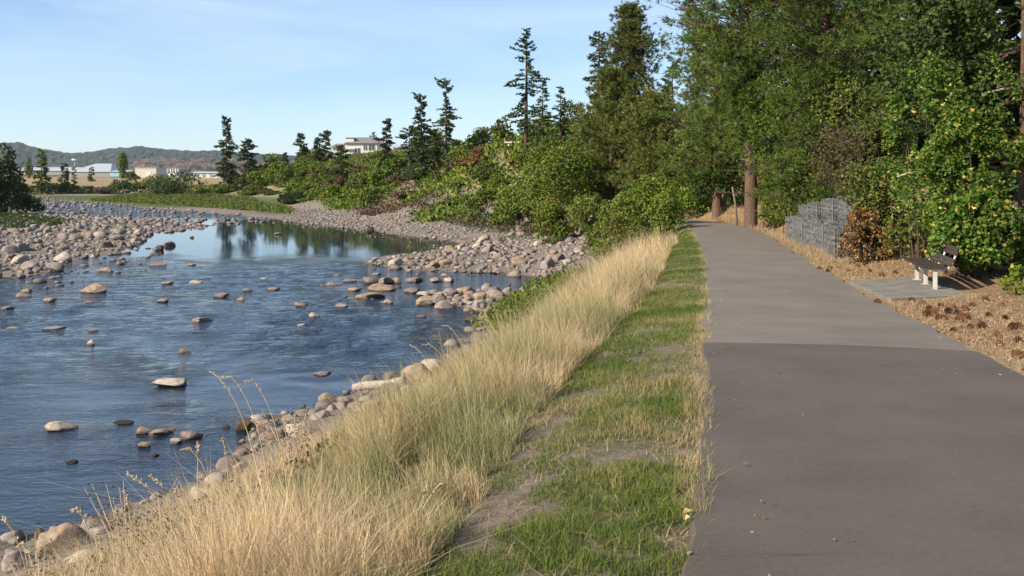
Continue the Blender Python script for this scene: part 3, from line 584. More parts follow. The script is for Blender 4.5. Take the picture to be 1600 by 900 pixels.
# ------------------------------------------------------------------ foliage builders
def unit(v): return v / (np.linalg.norm(v, axis=-1, keepdims=True) + 1e-9)
def leaves(P, A, S_, L, Wd, fold=.15):
    """one folded diamond per leaf: base P, along A, across S_"""
    A, S_ = unit(A), unit(S_ - (S_ * unit(A)).sum(1, keepdims=True) * unit(A)); N = np.cross(A, S_); L = np.asarray(L)[:, None]; Wd = np.asarray(Wd)[:, None]
    V = np.stack([P, P + A * L * .45 + S_ * Wd * .5 + N * L * fold, P + A * L, P + A * L * .45 - S_ * Wd * .5 + N * L * fold], 1)
    k = np.arange(len(P))[:, None] * 4; return V.reshape(-1, 3), np.hstack([k, k + 1, k + 2, k + 3])
def fir_tree(seed, H, Rb, dens=1.0, start=.08, irr=.35, top='point', spray=.34, droop=.22, lean=0.0, prof=None, bare=0.0, rmul=1.0):
    g = np.random.default_rng(seed); mb = MB(); tz = np.linspace(0, 1, 9); r0 = (.016 * H + .06) * rmul
    sway = np.cumsum(g.normal(0, .012 * H / 9, (9, 2)), 0); ax = np.stack([sway[:, 0] + lean * H * tz, sway[:, 1], tz * H], 1)
    mb.tube(ax, r0 * (1 - tz * .93), 7)
    P, A, S_, L = [], [], [], []; nb = int(H / .30 * 2.6 * dens ** .5); fill = np.interp(np.linspace(0, 1, 12), np.linspace(0, 1, 5), g.uniform(1 - irr, 1, 5)); sect = g.uniform(1 - irr, 1.05, (7, 6))
    for i in range(nb):
        t = start + (1 - start) * (i + g.random()) / nb; az = g.uniform(0, 2 * math.pi)
        if g.random() < bare: continue
        e = prof(t) if prof else (1 - t) ** .8 * .95 + .05
        Lb = Rb * e * g.uniform(.55, 1.08) * sect[int(t * 6.99), int(az / 6.2832 * 5.99)] + .12
        if g.random() < irr * .13: Lb *= 1.35
        up = .55 * sst(.55, 1, t) - droop * (1 - t) + g.normal(0, .1); d = np.array([math.cos(az), math.sin(az), 0]); bp = np.array([np.interp(t, tz, ax[:, k]) for k in range(3)])
        s = np.linspace(0, 1, 4); cv = bp + d * (s * Lb)[:, None]; cv[:, 2] += up * s * Lb - .10 * Lb * s * s
        mb.tube(cv, (.006 * Lb + .012) * (1.15 - s), 3, False)
        k = max(4, int(dens * (9 + 21 * Lb))); q = g.random(k) ** .7 * .95 + .05; sd = g.choice([-1, 1], k); lat = np.array([-d[1], d[0], 0])
        pt = np.stack([np.interp(q, s, cv[:, m_]) for m_ in range(3)], 1); fw = g.uniform(.25, 1.0, k)
        dirn = d * fw[:, None] + lat * (sd * g.uniform(.3, 1, k))[:, None] + np.array([0, 0, 1]) * (up * .4 + g.normal(-.12, .28, k))[:, None]
        ln = spray * g.uniform(.55, 1.25, k) * (1 + .5 * Lb * .35 * (1 - q)); P.append(pt); A.append(dirn); L.append(ln)
        sv = np.cross(unit(dirn), np.array([0, 0, 1])) + g.normal(0, .45, (k, 3)); S_.append(sv)
    k = int(10 * dens); P.append(np.repeat(ax[-1:], k, 0) - np.array([0, 0, 1]) * g.random((k, 1)) * .5); A.append(np.stack([g.normal(0, .45, k), g.normal(0, .45, k), np.ones(k)], 1)); L.append(np.full(k, spray * .8)); S_.append(g.normal(size=(k, 3)))
    P, A, S_, L = map(np.concatenate, (P, A, S_, L)); V, Q = leaves(P, A, S_, L, L * .48, .08); return mb, V, Q
def tuft_tree(seed, H, Rb, tufts, start=.3, prof=None, tl=.26, npt=12, lean=0.0, r0=None, wid=.018, clump=9):
    g = np.random.default_rng(seed); mb = MB(); tz = np.linspace(0, 1, 9); r0 = r0 or .02 * H + .06
    sway = np.cumsum(g.normal(0, .01 * H / 9, (9, 2)), 0); sway -= sway[0]; ax = np.stack([sway[:, 0] + lean * H * tz, sway[:, 1], tz * H], 1)
    mb.tube(np.vstack([ax[0] - (0, 0, .3), ax]), np.append(r0 * 1.25, r0 * (1 - tz * .85)), 10)
    nb = max(20, tufts // 26); C_, D_ = [], []
    for i in range(nb):
        t = start + (1 - start) * ((i + g.random()) / nb); az = g.uniform(0, 6.283); e = prof(t) if prof else math.sin(min(1, (1 - t) / .45 + .12) * 1.57)
        Lb = Rb * e * g.uniform(.45, 1.1) + .2; d = np.array([math.cos(az), math.sin(az), 0]); up = .45 * t + g.normal(0, .18) - .1; bp = np.array([np.interp(t, tz, ax[:, k]) for k in range(3)])
        s = np.linspace(0, 1, 5); cv = bp + d * (s * Lb)[:, None]; cv[:, 2] += up * s * Lb + .18 * Lb * s * s; cv[1:, :] += g.normal(0, .05 * Lb, (4, 3)) * .6
        mb.tube(cv, (.006 * Lb + .010) * (1.15 - s), 3, False); k = tufts // nb; nc = max(2, k // clump)
        q = g.random(nc) ** .75; cc = np.stack([np.interp(q, s, cv[:, m_]) for m_ in range(3)], 1) + g.normal(0, .14 * Lb ** .6 + .04, (nc, 3)) * np.array([1, 1, .6])
        for c in cc:
            pts = c + g.normal(0, 1, (clump, 3)) * (.24, .24, .13); C_.append(pts); D_.append(unit(d * .7 + np.array([0, 0, .45]) + g.normal(0, .6, (clump, 3))))
    C_, D_ = np.concatenate(C_), np.concatenate(D_); n_ = len(C_)
    P = np.repeat(C_, npt, 0); A = unit(np.repeat(D_, npt, 0) + g.normal(0, .62, (n_ * npt, 3))); L = tl * g.uniform(.7, 1.15, n_ * npt); sd_ = unit(np.cross(A, g.normal(size=(n_ * npt, 3)))) * wid * .5
    V = np.stack([P - sd_, P + sd_, P + A * L[:, None]], 1).reshape(-1, 3); T = np.arange(len(V)).reshape(-1, 3); return mb, V, T
def blobs(g, w, d, h, k, base=.0, bs=1.0):
    out = []
    for i in range(k):
        a, r_ = g.uniform(0, 6.283), math.sqrt(g.random()); u = g.random(); zc = base + (h - base) * (.22 + .6 * u); sh = (1 - .55 * u); s = g.uniform(.22, .40) * bs
        out.append((math.cos(a) * r_ * w * .5 * sh * .72, math.sin(a) * r_ * d * .5 * sh * .72, zc, w * s * .72, d * s * .72, min(h * s * .62, h - zc + .05, zc - base + .2)))
    out.append((0, 0, base + (h - base) * .45, w * .34, d * .34, (h - base) * .42)); out.append((g.normal(0, .06) * w, 0, base + (h - base) * .76, w * .2, d * .2, (h - base) * .24)); return out
def leafy(seed, w, d, h, n, size, k=9, base=0.0, stems=5, gap=.36, rs=.025, bl=None, bs=1.0):
    g = np.random.default_rng(seed); B = np.array(bl if bl else blobs(g, w, d, h, k, base, bs)); ar = (B[:, 3] * B[:, 4] + B[:, 4] * B[:, 5] + B[:, 3] * B[:, 5]); pr = ar / ar.sum()
    m_ = int(n * 1.7); bi = g.choice(len(B), m_, p=pr); u = unit(g.normal(size=(m_, 3))); rr = 1.04 - np.abs(g.normal(0, .24, m_)); rr = np.maximum(rr, .1)
    o = g.uniform(0, 20, 3); P = B[bi, :3] + u * B[bi, 3:] * rr[:, None]; sc = 1.7 / max(.4, min(w, h) * .32)
    rough = fbm(P[:, 0] * sc + o[0], P[:, 1] * sc + o[1], P[:, 2] * sc + o[2], 3); P = P + u * ((rough - .45) * .35 * min(w, h) * .35)[:, None]
    keep = (rough > gap + .06 * g.random(m_)) & (P[:, 2] > .02); P, u = P[keep][:n], u[keep][:n]; k_ = len(P)
    A = unit(u * .5 + g.normal(0, .65, (k_, 3)) + np.array([0, 0, -.15])); S_ = np.cross(A, u * .6 + np.array([0, 0, .6]) + g.normal(0, .55, (k_, 3))); L = size * g.uniform(.6, 1.3, k_)
    V, Q = leaves(P - A * L[:, None] * .5, A, S_, L, L * g.uniform(.6, .85, k_), .12); mb = MB()
    for i in range(stems):
        tgt = B[i % len(B), :3] * (1, 1, .95); b0 = np.array([g.normal(0, .07) * w, g.normal(0, .07) * d, -.15]); s = np.linspace(0, 1, 5)[:, None]; cv = b0 + (tgt - b0) * s + np.sin(s * 3.1) * g.normal(0, .05, 3) * w
        mb.tube(cv, (rs * (1.2 - s[:, 0])), 5, False)
    return mb, V, Q
def plant(name, loc, label, cat, built, leaf, bark='barkdark', group=None, stem='trunk', rz=0.0, smooth=True, extra=None):
    mb, V, Q = built; e = empty(name, loc, label, cat, group, rz)
    if mb.V: mb.build(stem, M[bark], e, True)
    c = obj('crown', mesh_np('crown', V, Q, M[leaf]), e); return e
def pos(px, D): X = (px - CX) / F * D; return X, D, gz(X, D)
def top_h(py, D, z): return EYE + (HOR - py) / F * D - z
seed_ = [1000]
def nseed(): seed_[0] += 1; return seed_[0]
def put_fir(px, top, D, wpx, label, leaf='fir', bark='barkdark', group=None, name='fir_tree', **kw):
    x, y, z = pos(px, D); H = top_h(top, D, z); return plant(name, (x, y, z - .1), label, 'tree', fir_tree(nseed(), H + .1, wpx / F * D / 2, **kw), leaf, bark, group)
def put_tuft(px, top, D, wpx, tufts, label, leaf='pine', bark='bark', group=None, **kw):
    x, y, z = pos(px, D); H = top_h(top, D, z); return plant('pine_tree', (x, y, z - .05), label, 'tree', tuft_tree(nseed(), H, wpx / F * D / 2, tufts, **kw), leaf, bark, group)
def put_leafy(px, top, D, wpx, n, size, label, leaf, name='bush', cat='bush', group=None, bark='barkdark', low=None, dfac=.9, **kw):
    x, y, z = pos(px, D); H = max(.2, top_h(top, D, z)); w = wpx / F * D * (1.25 if cat == 'bush' else 1.1)
    if low is not None: kw['base'] = max(0, EYE + (HOR - low) / F * D - z)
    return plant(name, (x, y, z - .05), label, cat, leafy(nseed(), w, w * dfac, H, n, size, **kw), leaf, bark, group, 'stem' if cat == 'bush' else 'trunk')

# ------------------------------------------------------------------ trees
def spike(t): return (1 - t) ** 1.1 * .9 + .06
def column(t): return .75 * (1 - t ** 3) * (.7 + .3 * math.sin(t * 9)) + .12
def scraggy(t): return max(.10, (1 - t) ** .9) * (.62 + .38 * math.sin(t * 21 + 1)) + .06
def rounded(t): return math.sin(min(1, (1 - t) / .55 + .08) * 1.57) * (1 if t > .3 else .75 + .8 * t)
# the far bank, left to right
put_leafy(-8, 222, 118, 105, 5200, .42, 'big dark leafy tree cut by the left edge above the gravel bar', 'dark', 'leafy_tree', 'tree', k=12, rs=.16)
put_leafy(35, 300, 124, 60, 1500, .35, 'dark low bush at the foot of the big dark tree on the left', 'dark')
put_fir(65, 235, 232, 44, 'broad conical tree standing left on the far bank', 'pine', prof=spike, dens=.6, spray=.8, irr=.15)
put_fir(101, 256, 236, 24, 'dark narrow conical tree right of the broad conical one', 'fir', prof=spike, dens=.6, spray=.8, irr=.15)
put_fir(116, 262, 238, 14, 'small light green conical tree before the domed roof', 'pine', prof=spike, dens=.6, spray=.58, irr=.15)
put_fir(143, 262, 292, 10, 'tiny conical tree in front of the domed metal roof', 'pine', prof=spike, dens=.6, spray=.8, irr=.1)
put_leafy(192, 238, 420, 18, 900, 1.1, 'tall poplar standing alone between far sheds', 'green', 'poplar_tree', 'tree', k=8, rs=.3, dfac=1)
put_leafy(45, 243, 470, 16, 260, 1.3, 'faint round green tree before the distant hill, far left', 'olive', 'leafy_tree', 'tree', k=5, rs=.3)
for a in [(30, 288, 236, 40, 'dark', 'dark shrub under the broad conical tree on the far bank'), (85, 285, 238, 40, 'dark', 'dark shrub between the two conical trees on the far bank'), (130, 289, 238, 46, 'olive', 'olive shrub right of the small light conical tree'),
          (165, 291, 236, 28, 'brown', 'brownish shrub in the middle of the far bank'), (190, 279, 232, 34, 'dark', 'round dark shrub below the dry field on the far bank'), (226, 284, 234, 34, 'olive', 'olive shrub right of the round dark shrub'),
          (246, 272, 222, 36, 'olive', 'tall olive shrub left of the dark willow clump'), (286, 268, 214, 62, 'dark', 'large dark willow clump before the long white shed'), (262, 282, 208, 50, 'dark', 'low dark willow in front of the willow clump'),
          (330, 288, 200, 46, 'olive', 'olive bush left of the lone tall fir'), (205, 268, 300, 16, 'olive', 'small olive shrub beside the cream box building')]:
    put_leafy(a[0], a[1], a[2], a[3] * 1.45, 850, .55, a[5], a[4], k=6, group='shrubs along the far bank')
put_fir(354, 184, 200, 74, 'lone tall scraggy fir with a bare crooked top by the far field', dens=1.0, spray=.58, prof=scraggy, start=.12, irr=.5)
put_fir(388, 219, 196, 72, 'dark dense fir right of the lone scraggy fir', dens=1.1, spray=.58, prof=column, start=.02, irr=.25)
put_fir(471, 210, 196, 44, 'pointed fir at the left of the bluff skyline', prof=column, spray=.58, start=.05)
put_fir(445, 240, 200, 20, 'small fir left of the pointed skyline fir', prof=spike, spray=.58)
put_fir(508, 206, 205, 54, 'feathery twin topped fir left of the white house', 'fir', prof=column, spray=.58, irr=.55)
put_fir(497, 216, 200, 26, 'lower fir merging with the feathery fir by the house', prof=column, spray=.58, irr=.5)
put_leafy(583, 206, 275, 34, 600, .8, 'pale hazy tree rising behind the white house roof', 'grey', 'leafy_tree', 'tree', k=6, rs=.25)
put_leafy(550, 219, 275, 26, 400, .8, 'pale tree left of the chimney behind the white house', 'grey', 'leafy_tree', 'tree', k=5, rs=.2)
put_fir(534, 228, 150, 52, 'dense dark fir standing on the slope in front of the white house', prof=lambda t: math.sin(min(1, (1 - t) / .6 + .05) * 1.57), spray=.44, start=.0, dens=1.3, irr=.2)
put_fir(604, 187, 146, 87, 'flat topped crooked fir right of the white house', dens=1.5, prof=scraggy, spray=.44, start=.15, irr=.6, droop=.05)
put_fir(660, 151, 128, 105, 'tall fir with a leaning top, left of the slim pair on the bluff', dens=1.5, prof=scraggy, spray=.40, start=.12, irr=.5, lean=-.03)
put_fir(697, 128, 126, 70, 'slim tall fir with a clubbed top on the bluff', prof=lambda t: .55 + .35 * math.sin(t * 14) * (t > .3) - .3 * t + (.15 if t < .5 else 0), spray=.38, start=.2, irr=.5, dens=1.2)
put_fir(640, 198, 132, 75, 'shorter fir filling the gap left of the leaning fir', dens=1.5, prof=column, spray=.38, irr=.5)
put_fir(678, 205, 122, 82, 'bushy fir between the leaning fir and the slim fir', dens=1.5, prof=column, spray=.38, irr=.4)
put_fir(715, 222, 120, 67, 'low dark fir at the foot of the slim fir', dens=1.5, prof=column, spray=.38)
put_leafy(741, 207, 117, 34, 900, .4, 'round dark shrub on the skyline right of the slim fir', 'dark', k=5)
put_leafy(786, 182, 128, 50, 1400, .45, 'greyish round tree behind the tall wide armed fir', 'olive', 'leafy_tree', 'tree', k=7, rs=.12)
put_fir(822, 46, 99, 140, 'tall wide armed fir standing alone against the sky', prof=lambda t: (.25 + .95 * (1 - t)) * (.6 + .4 * math.sin(t * 24)), spray=.33, start=.12, irr=.6, dens=1.15, droop=.12)
put_fir(848, 128, 96, 66, 'shorter fir touching the right side of the wide armed fir', prof=spike, spray=.34, irr=.35)
put_fir(876, 136, 92, 60, 'small pointed fir between the wide armed fir and the big pine', prof=spike, spray=.33, irr=.3)
put_fir(935, 52, 76, 100, 'tall dense fir behind the left side of the big pine', prof=lambda t: (1 - t) ** .7 + .05, spray=.33, start=.1, irr=.35, dens=1.3)
put_tuft(984, 12, 70, 205, 8200, 'big pine with rounded stacked top against the sky', 'pinewarm', start=.22, prof=lambda t: (1 - t) ** .62 * (.9 + .25 * math.sin(t * 19)), tl=.32, wid=.05)
put_tuft(955, 112, 66, 140, 5200, 'full rounded warm green pine below the big pine', 'pinewarm', start=.05, prof=rounded, tl=.30, wid=.05)
put_tuft(1020, 150, 62, 130, 4800, 'brown flecked pine right of the rounded pine', 'pinewarm', start=.1, prof=rounded, tl=.30, wid=.048)
put_tuft(1088, 12, 66, 104, 3000, 'thin pine with a pale bare trunk and open crown', 'pine', 'barkgrey', start=.25, prof=lambda t: .45 + .5 * math.sin(t * 11) ** 2, tl=.28, wid=.046, r0=.26)
put_fir(1050, 100, 76, 70, 'blue green fir in the gap behind the thin pine', prof=column, spray=.33, irr=.4, dens=1.2)
put_tuft(1173, -170, 48, 350, 11500, 'tall pine with a straight reddish trunk beside the path', 'pine', start=.25, prof=lambda t: .7 + .3 * math.sin(t * 13) * (t < .9), tl=.30, wid=.04, r0=.33)
put_tuft(1120, 40, 56, 190, 4600, 'pine leaning its crown over the path behind the reddish trunk', 'pine', start=.15, prof=rounded, tl=.28, wid=.04)
put_tuft(1290, -260, 40, 330, 12000, 'dark tall pine behind the stone baskets', 'pine', bark='barkdark', start=.04, prof=lambda t: .75 + .25 * math.sin(t * 15), tl=.27, wid=.034, r0=.28)
put_tuft(1478, -420, 31, 440, 8000, 'dark overhanging pine above the bench', 'pine', 'barkdark', start=.2, prof=lambda t: .8 + .2 * math.sin(t * 15), tl=.25, wid=.028, r0=.22)
for i, a in enumerate([(1235, -60, 60, 210, 'dark fir behind the tall reddish pine'), (1320, -80, 52, 230, 'dark fir behind the brown twiggy thicket'), (1400, -120, 44, 260, 'dark fir in the shade behind the green vine maple'), (1500, -200, 36, 290, 'dark fir standing behind the bright green maple'), (1600, -220, 30, 300, 'dark fir at the right edge behind the maple'), (1150, 60, 74, 150, 'dark fir far back behind the path bend'),
                       (1690, -200, 27, 300, 'dark fir just past the right edge'), (1270, 20, 72, 200, 'distant dark fir deep in the wood behind the stone baskets')]):
    put_fir(a[0], a[1], a[2], a[3], a[4], prof=column, spray=.5, irr=.2, dens=1.5, start=.0, group='dark firs in the wood')
x, y, z = pos(1598, 22.5); e = plant('dead_tree', (x, y, z - .1), 'grey dead fir trunk with bare branches at the right edge', 'tree', fir_tree(71, 8, 1.6, .4, start=.25, irr=.5, bare=.55, spray=.22, rmul=.62), 'brown', 'bark')
slope = [(-66, 222), (-45, 190), (-31, 150), (-18, 115), (-7, 90), (3, 68), (12, 80), (10, 105), (0, 140), (-20, 190), (-40, 240)]
# bushes on the bluff and along the path
for a in [
 (410, 262, 195, 52, 900, 'green', 'green bush under the dark dense fir on the bluff'), (440, 250, 188, 46, 900, 'green', 'rounded green bush left of the bare sand scar'), (482, 246, 182, 46, 900, 'green', 'bright topped bush below the pointed skyline fir'),
 (352, 287, 196, 50, 900, 'olive', 'wide olive bush below the lone scraggy fir'), (398, 288, 182, 50, 900, 'olive', 'olive bush right of the wide olive one, by the meadow'), (425, 298, 168, 40, 700, 'dark', 'dark green bush at the meadow end'),
 (508, 262, 172, 44, 900, 'rust', 'russet bush on the slope left of the dark fir below the house'), (520, 284, 160, 40, 800, 'rust', 'lower russet bush on the slope left of the dark fir'), (565, 258, 168, 30, 800, 'rust', 'orange brown bush just under the white house'), (468, 285, 160, 48, 900, 'green', 'green bush below the sand scar'), (455, 298, 152, 40, 800, 'dark', 'shadowy bush low on the bluff above the meadow tip'),
 (500, 292, 147, 56, 1100, 'green', 'full green bush at the bluff foot left of the dark fir'), (545, 300, 138, 50, 1000, 'green', 'green bush at the bluff foot under the dark fir'), (480, 308, 146, 34, 600, 'green', 'small green bush where the beach begins'),
 (568, 268, 140, 48, 1000, 'olive', 'tall olive bush right of the dark fir below the house'), (598, 262, 134, 46, 1100, 'bright', 'yellow green tree like bush in mid slope'), (615, 245, 140, 50, 900, 'green', 'green bush at the right foot of the flat topped fir'), (588, 292, 124, 60, 1200, 'green', 'broad bright green bush right above the beach'),
 (640, 298, 118, 50, 1000, 'brown', 'brown drying bush above the beach'), (655, 265, 122, 40, 800, 'dark', 'dark shaded bush beneath the leaning fir'), (672, 302, 110, 46, 1000, 'green', 'green bush below the slim fir trunks'), (628, 270, 128, 44, 800, 'brown', 'brown bush in shade beneath the shorter fir'),
 (722, 280, 101, 56, 1300, 'green', 'large green bush right of the slim fir trunks'), (760, 252, 98, 46, 1200, 'olive', 'pointed olive bush on the open slope'), (742, 246, 106, 50, 900, 'rust', 'reddish bush on the dry slope under the skyline'), (712, 248, 112, 36, 700, 'brown', 'brown bush right of the low dark fir'),
 (765, 296, 90, 48, 1200, 'green', 'green bush above the stony beach, left of the big green bush'), (802, 288, 84, 60, 1400, 'green', 'spreading green bush touching the big green bush'), (790, 318, 82, 50, 900, 'olive', 'low olive bush at the top of the stony beach'), (705, 312, 97, 40, 700, 'olive', 'low olive bush at the edge of the grey beach'), (812, 240, 96, 40, 700, 'yellow', 'yellowing bush at the foot of the wide armed fir'),
 (738, 322, 92, 44, 700, 'green', 'low green bush fringing the beach below the large green one'), (838, 262, 80, 66, 1300, 'olive', 'olive bush behind the big green bush'), (780, 268, 94, 44, 900, 'green', 'green bush climbing the slope beside the pointed olive one'), (690, 272, 118, 36, 600, 'brown', 'brown bush between slim fir trunks'), (855, 210, 86, 60, 1200, 'green', 'green bush high under the small pointed fir')]:
    put_leafy(a[0], a[1], a[2], a[3], int(a[4] * 2.3), .0036 * a[2] ** .9 + .05, a[6], a[5], k=8, gap=.33)
g = np.random.default_rng(77); cand = scatter(slope, 400, 78); kept = []
for x, y in cand:
    z = gz(x, y)
    if z < -2.75 or (z > 1.2 and 762 < CX + F * x / y < 832) or (600 < CX + F * x / y < 725 and y < 132) or (500 < CX + F * x / y < 650 and HOR - (z + 2.2 * (.7 + y / 250) - EYE) * F / y < 262) or any((x - a) ** 2 + (y - b_) ** 2 < (2.2 + .018 * y) ** 2 for a, b_ in kept): continue
    if seg_dist(np.array([x]), np.array([y]), PC)[0][0] < 4: continue
    kept.append((x, y)); w = g.uniform(2.2, 3.8) * (.7 + y / 250); h_ = w * g.uniform(.6, .95)
    if len(kept) > 84: break
    cl_ = g.choice(['green', 'green', 'green', 'green', 'olive', 'olive', 'bright', 'green', 'olive', 'brown', 'rust'])
    plant('bush', (x, y, z - .1), 'rounded %s bush %s %s' % ({'green': 'green', 'olive': 'olive', 'bright': 'light green', 'brown': 'brown', 'rust': 'russet'}[cl_], 'at the bluff foot' if z < -1.2 else 'high on the bluff' if z > 2.4 else 'halfway up the bluff', ['near the lone firs', 'below the white house', 'under the slim firs', 'below the wide armed fir', 'behind the big green bush'][int(np.digitize(CX + F * x / y, [480, 600, 725, 835]))]), 'bush', leafy(nseed(), w, w, h_, 720, .0035 * y ** .9 + .06, k=7, gap=.33), cl_, 'barkdark', 'bushes covering the bluff slope', 'stem', g.uniform(0, 6))
put_leafy(885, 218, 64, 118, 9000, .17, 'big green bush bulging over the stony beach', 'green', k=14, gap=.34)
put_leafy(862, 318, 62.5, 70, 3500, .16, 'dark green lower bush at the front of the big green bush', 'green', k=8)
put_leafy(930, 300, 58, 70, 3800, .15, 'mixed olive bush right of the big green bush', 'olive', k=9)
put_leafy(1000, 268, 52, 110, 7000, .15, 'green bush leaning over the left side of the path bend', 'green', k=12)
put_leafy(1040, 300, 48, 66, 3500, .13, 'dark leafy bush right beside the path bend', 'green', k=8)
put_leafy(975, 322, 45, 90, 4200, .12, 'yellowing bush behind the tall dry grass', 'yellow', k=9)
put_leafy(938, 352, 47, 60, 1800, .12, 'low olive bush at the river side of the yellowing bush', 'olive', k=7)
put_leafy(960, 205, 68, 130, 4200, .18, 'olive bush under the full rounded pine', 'olive', k=9, gap=.34)
put_leafy(1055, 225, 60, 90, 3000, .16, 'brown green bush left of the path end', 'olive', k=8)
put_leafy(1100, 190, 62, 110, 5200, .19, 'bright green small tree closing the end of the path', 'bright', 'leafy_tree', 'tree', k=11)
put_leafy(1095, 262, 58, 70, 2200, .16, 'bright green bush at the end of the path', 'bright', k=7)
put_leafy(1135, 225, 56, 90, 3000, .17, 'dark green bush left of the reddish trunk', 'dark', k=8)
put_leafy(1232, 108, 43.5, 165, 9500, .15, 'light green slender tree right of the reddish trunk', 'bright', 'leafy_tree', 'tree', k=26, bs=.62, gap=.45, low=330)
put_leafy(1215, 235, 47.5, 70, 3000, .16, 'green bush between the reddish trunk and the stone baskets', 'green', k=8)
put_leafy(1280, 205, 41, 130, 6000, .15, 'green bush growing above the stone baskets', 'green', k=11, gap=.36)
put_leafy(1330, 110, 39, 150, 7500, .17, 'olive small tree behind the stone baskets', 'olive', 'leafy_tree', 'tree', k=10, gap=.42)
put_leafy(1335, 130, 33.5, 175, 4200, .085, 'brown twiggy thicket above the right end of the stone baskets', 'brown', 'thicket', 'bush', k=11, gap=.44, stems=60, rs=.016)
put_leafy(1376, 235, 27.6, 115, 4200, .11, 'drooping olive shrub right of the stone baskets', 'olive', k=9, stems=12)
put_leafy(1352, 316, 26.6, 104, 3000, .10, 'russet shrub leaning on the near end of the stone baskets', 'rust', k=20, bs=.55, gap=.45, stems=14)
put_leafy(1422, 318, 25.5, 84, 2400, .10, 'sparse yellow green shrub between the russet shrub and the maple', 'yellow', k=16, bs=.55, stems=8, gap=.45)
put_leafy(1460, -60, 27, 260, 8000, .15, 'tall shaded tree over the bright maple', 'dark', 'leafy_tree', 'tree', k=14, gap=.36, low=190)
put_leafy(1492, 52, 21.6, 225, 17000, .10, 'bright green maple with yellow leaves leaning over the bench', 'maple', 'maple_tree', 'tree', k=46, bs=.58, gap=.465, low=418, rs=.035)
put_leafy(1605, 60, 20.2, 230, 12500, .10, 'green maple at the right edge next to the leaning one', 'maple', 'maple_tree', 'tree', k=34, bs=.6, gap=.47, low=418, rs=.025)
put_leafy(1522, 285, 20.4, 150, 6500, .115, 'low leafy maple shoot hanging behind the bench', 'maple', 'maple_shoot', 'bush', k=9, gap=.38, low=415)
put_leafy(1430, 90, 25, 130, 5200, .11, 'green vine maple left of the bright maple', 'maple', 'maple_tree', 'tree', k=24, bs=.6, gap=.47, low=330)
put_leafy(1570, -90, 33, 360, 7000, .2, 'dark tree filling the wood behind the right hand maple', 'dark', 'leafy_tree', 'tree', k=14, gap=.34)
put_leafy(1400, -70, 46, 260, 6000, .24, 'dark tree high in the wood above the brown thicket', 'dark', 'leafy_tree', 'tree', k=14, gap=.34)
put_leafy(1545, 318, 20.9, 190, 7000, .10, 'dense low maple growth filling the ground behind the bench', 'maple', 'maple_shoot', 'bush', k=24, bs=.6, gap=.44)
put_leafy(1592, 405, 17.2, 60, 500, .07, 'small green weed clump at the right edge of the verge', 'green', 'weed', 'plant', k=5, rs=.006)
put_leafy(570, 850, 4.9, 80, 190, .05, 'small leafy weed in the foreground grass at the bottom', 'grey', 'weed', 'plant', k=5, stems=9, rs=.003, gap=.2)
x, y, z = pos(1374, 29.3); mb = MB(); mb.tube([(0, 0, -.3), (.02, 0, .8), (.0, .05, 1.5), (.05, .1, 2.1)], [.20, .15, .12, .08], 9); e = empty('bare_trunk', (x, y, z), 'dark shaded trunk between the russet shrub and the maple', 'tree'); mb.build('trunk', M['barkdark'], e, True)
mb = MB(); mb.tube([(0, 0, -.2), (.02, 0, 1.2), (-.05, 0, 2.0)], [.055, .05, .04], 7); x, y, z = pos(1152, 50); e = empty('wooden_stake', (x, y, z), 'slim leaning grey stake left of the reddish trunk', 'stake'); mb.build('post', M['barkgrey'], e, True).rotation_euler = (0, R(-6), 0)
mb = MB(); mb.tube([(0, 0, 0), (.15, -.1, .06), (.3, -.2, .14), (.45, -.25, .17)], [.022, .02, .014, .006], 6); mb.tube([(.15, -.1, .06), (.22, -.15, .02)], [.010, .004], 5)
x, y = (1402 - CX) / F * 22.2, 22.2; e = empty('dead_branch', (x, y, EYE - 1 / F * 22), 'pale dead branch sticking out of the shade left of the maple', 'branch'); mb.build('limb', M['deadwood'], e, True)
mb = MB(); mb.tube([(0, 0, 0), (-.5, -.1, -.03), (-.95, -.1, -.13)], [.035, .028, .01], 6); mb.tube([(-.4, -.1, -.02), (-.75, -.2, .12)], [.02, .006], 5)
e = empty('dead_branch', ((1597 - CX) / F * 22.3, 22.3, EYE + 137 / F * 22.3), 'bleached broken branch stub on the dead fir at the right edge', 'branch'); mb.build('limb', M['deadwood'], e, True)
# low undergrowth on the slope and in the wood: one mass
def blade_pts(n, reg, seed):
    return scatter(reg, n, seed)
def under(name, label, P, size, per, leafm, hgt, seed):
    g = np.random.default_rng(seed); Z = ground(P[:, 0], P[:, 1]); n_ = len(P) * per; B = np.repeat(np.column_stack([P, Z]), per, 0); sp = hgt * .8
    Q_ = B + np.column_stack([g.normal(0, sp, n_), g.normal(0, sp, n_), np.abs(g.normal(0, hgt * .5, n_)) + .02]); A = unit(g.normal(0, 1, (n_, 3)) + (0, 0, .5)); L = size * g.uniform(.6, 1.3, n_)
    V, Q = leaves(Q_, A, g.normal(size=(n_, 3)), L, L * .6); tag(obj(name, mesh_np(name, V, Q, M[leafm]), kind='stuff'), label, 'plants')
P = scatter(slope, 8000, 31); q = fbm(P[:, 0] * .12, P[:, 1] * .12); under('undergrowth', 'low green growth covering the bluff slope', P[q > .42], .52, 8, 'green', .6, 1); under('undergrowth', 'low brown dry growth on the bluff slope', P[q < .41], .36, 9, 'brown', .4, 2)
P = scatter([(9.8, 26), (13, 24), (13, 30), (12.2, 46), (14, 60), (8, 76), (22, 76), (26, 40), (20, 18), (11.5, 19.5)], 2400, 32); under('undergrowth', 'shaded green undergrowth on the floor of the wood', P[(fbm(P[:, 0] * .4, P[:, 1] * .4) > .47) & (P[:, 0] > np.interp(P[:, 1], [18, 26, 45, 60], [11.6, 12.2, 13.6, 12]))], .16, 14, 'green', .3, 3)
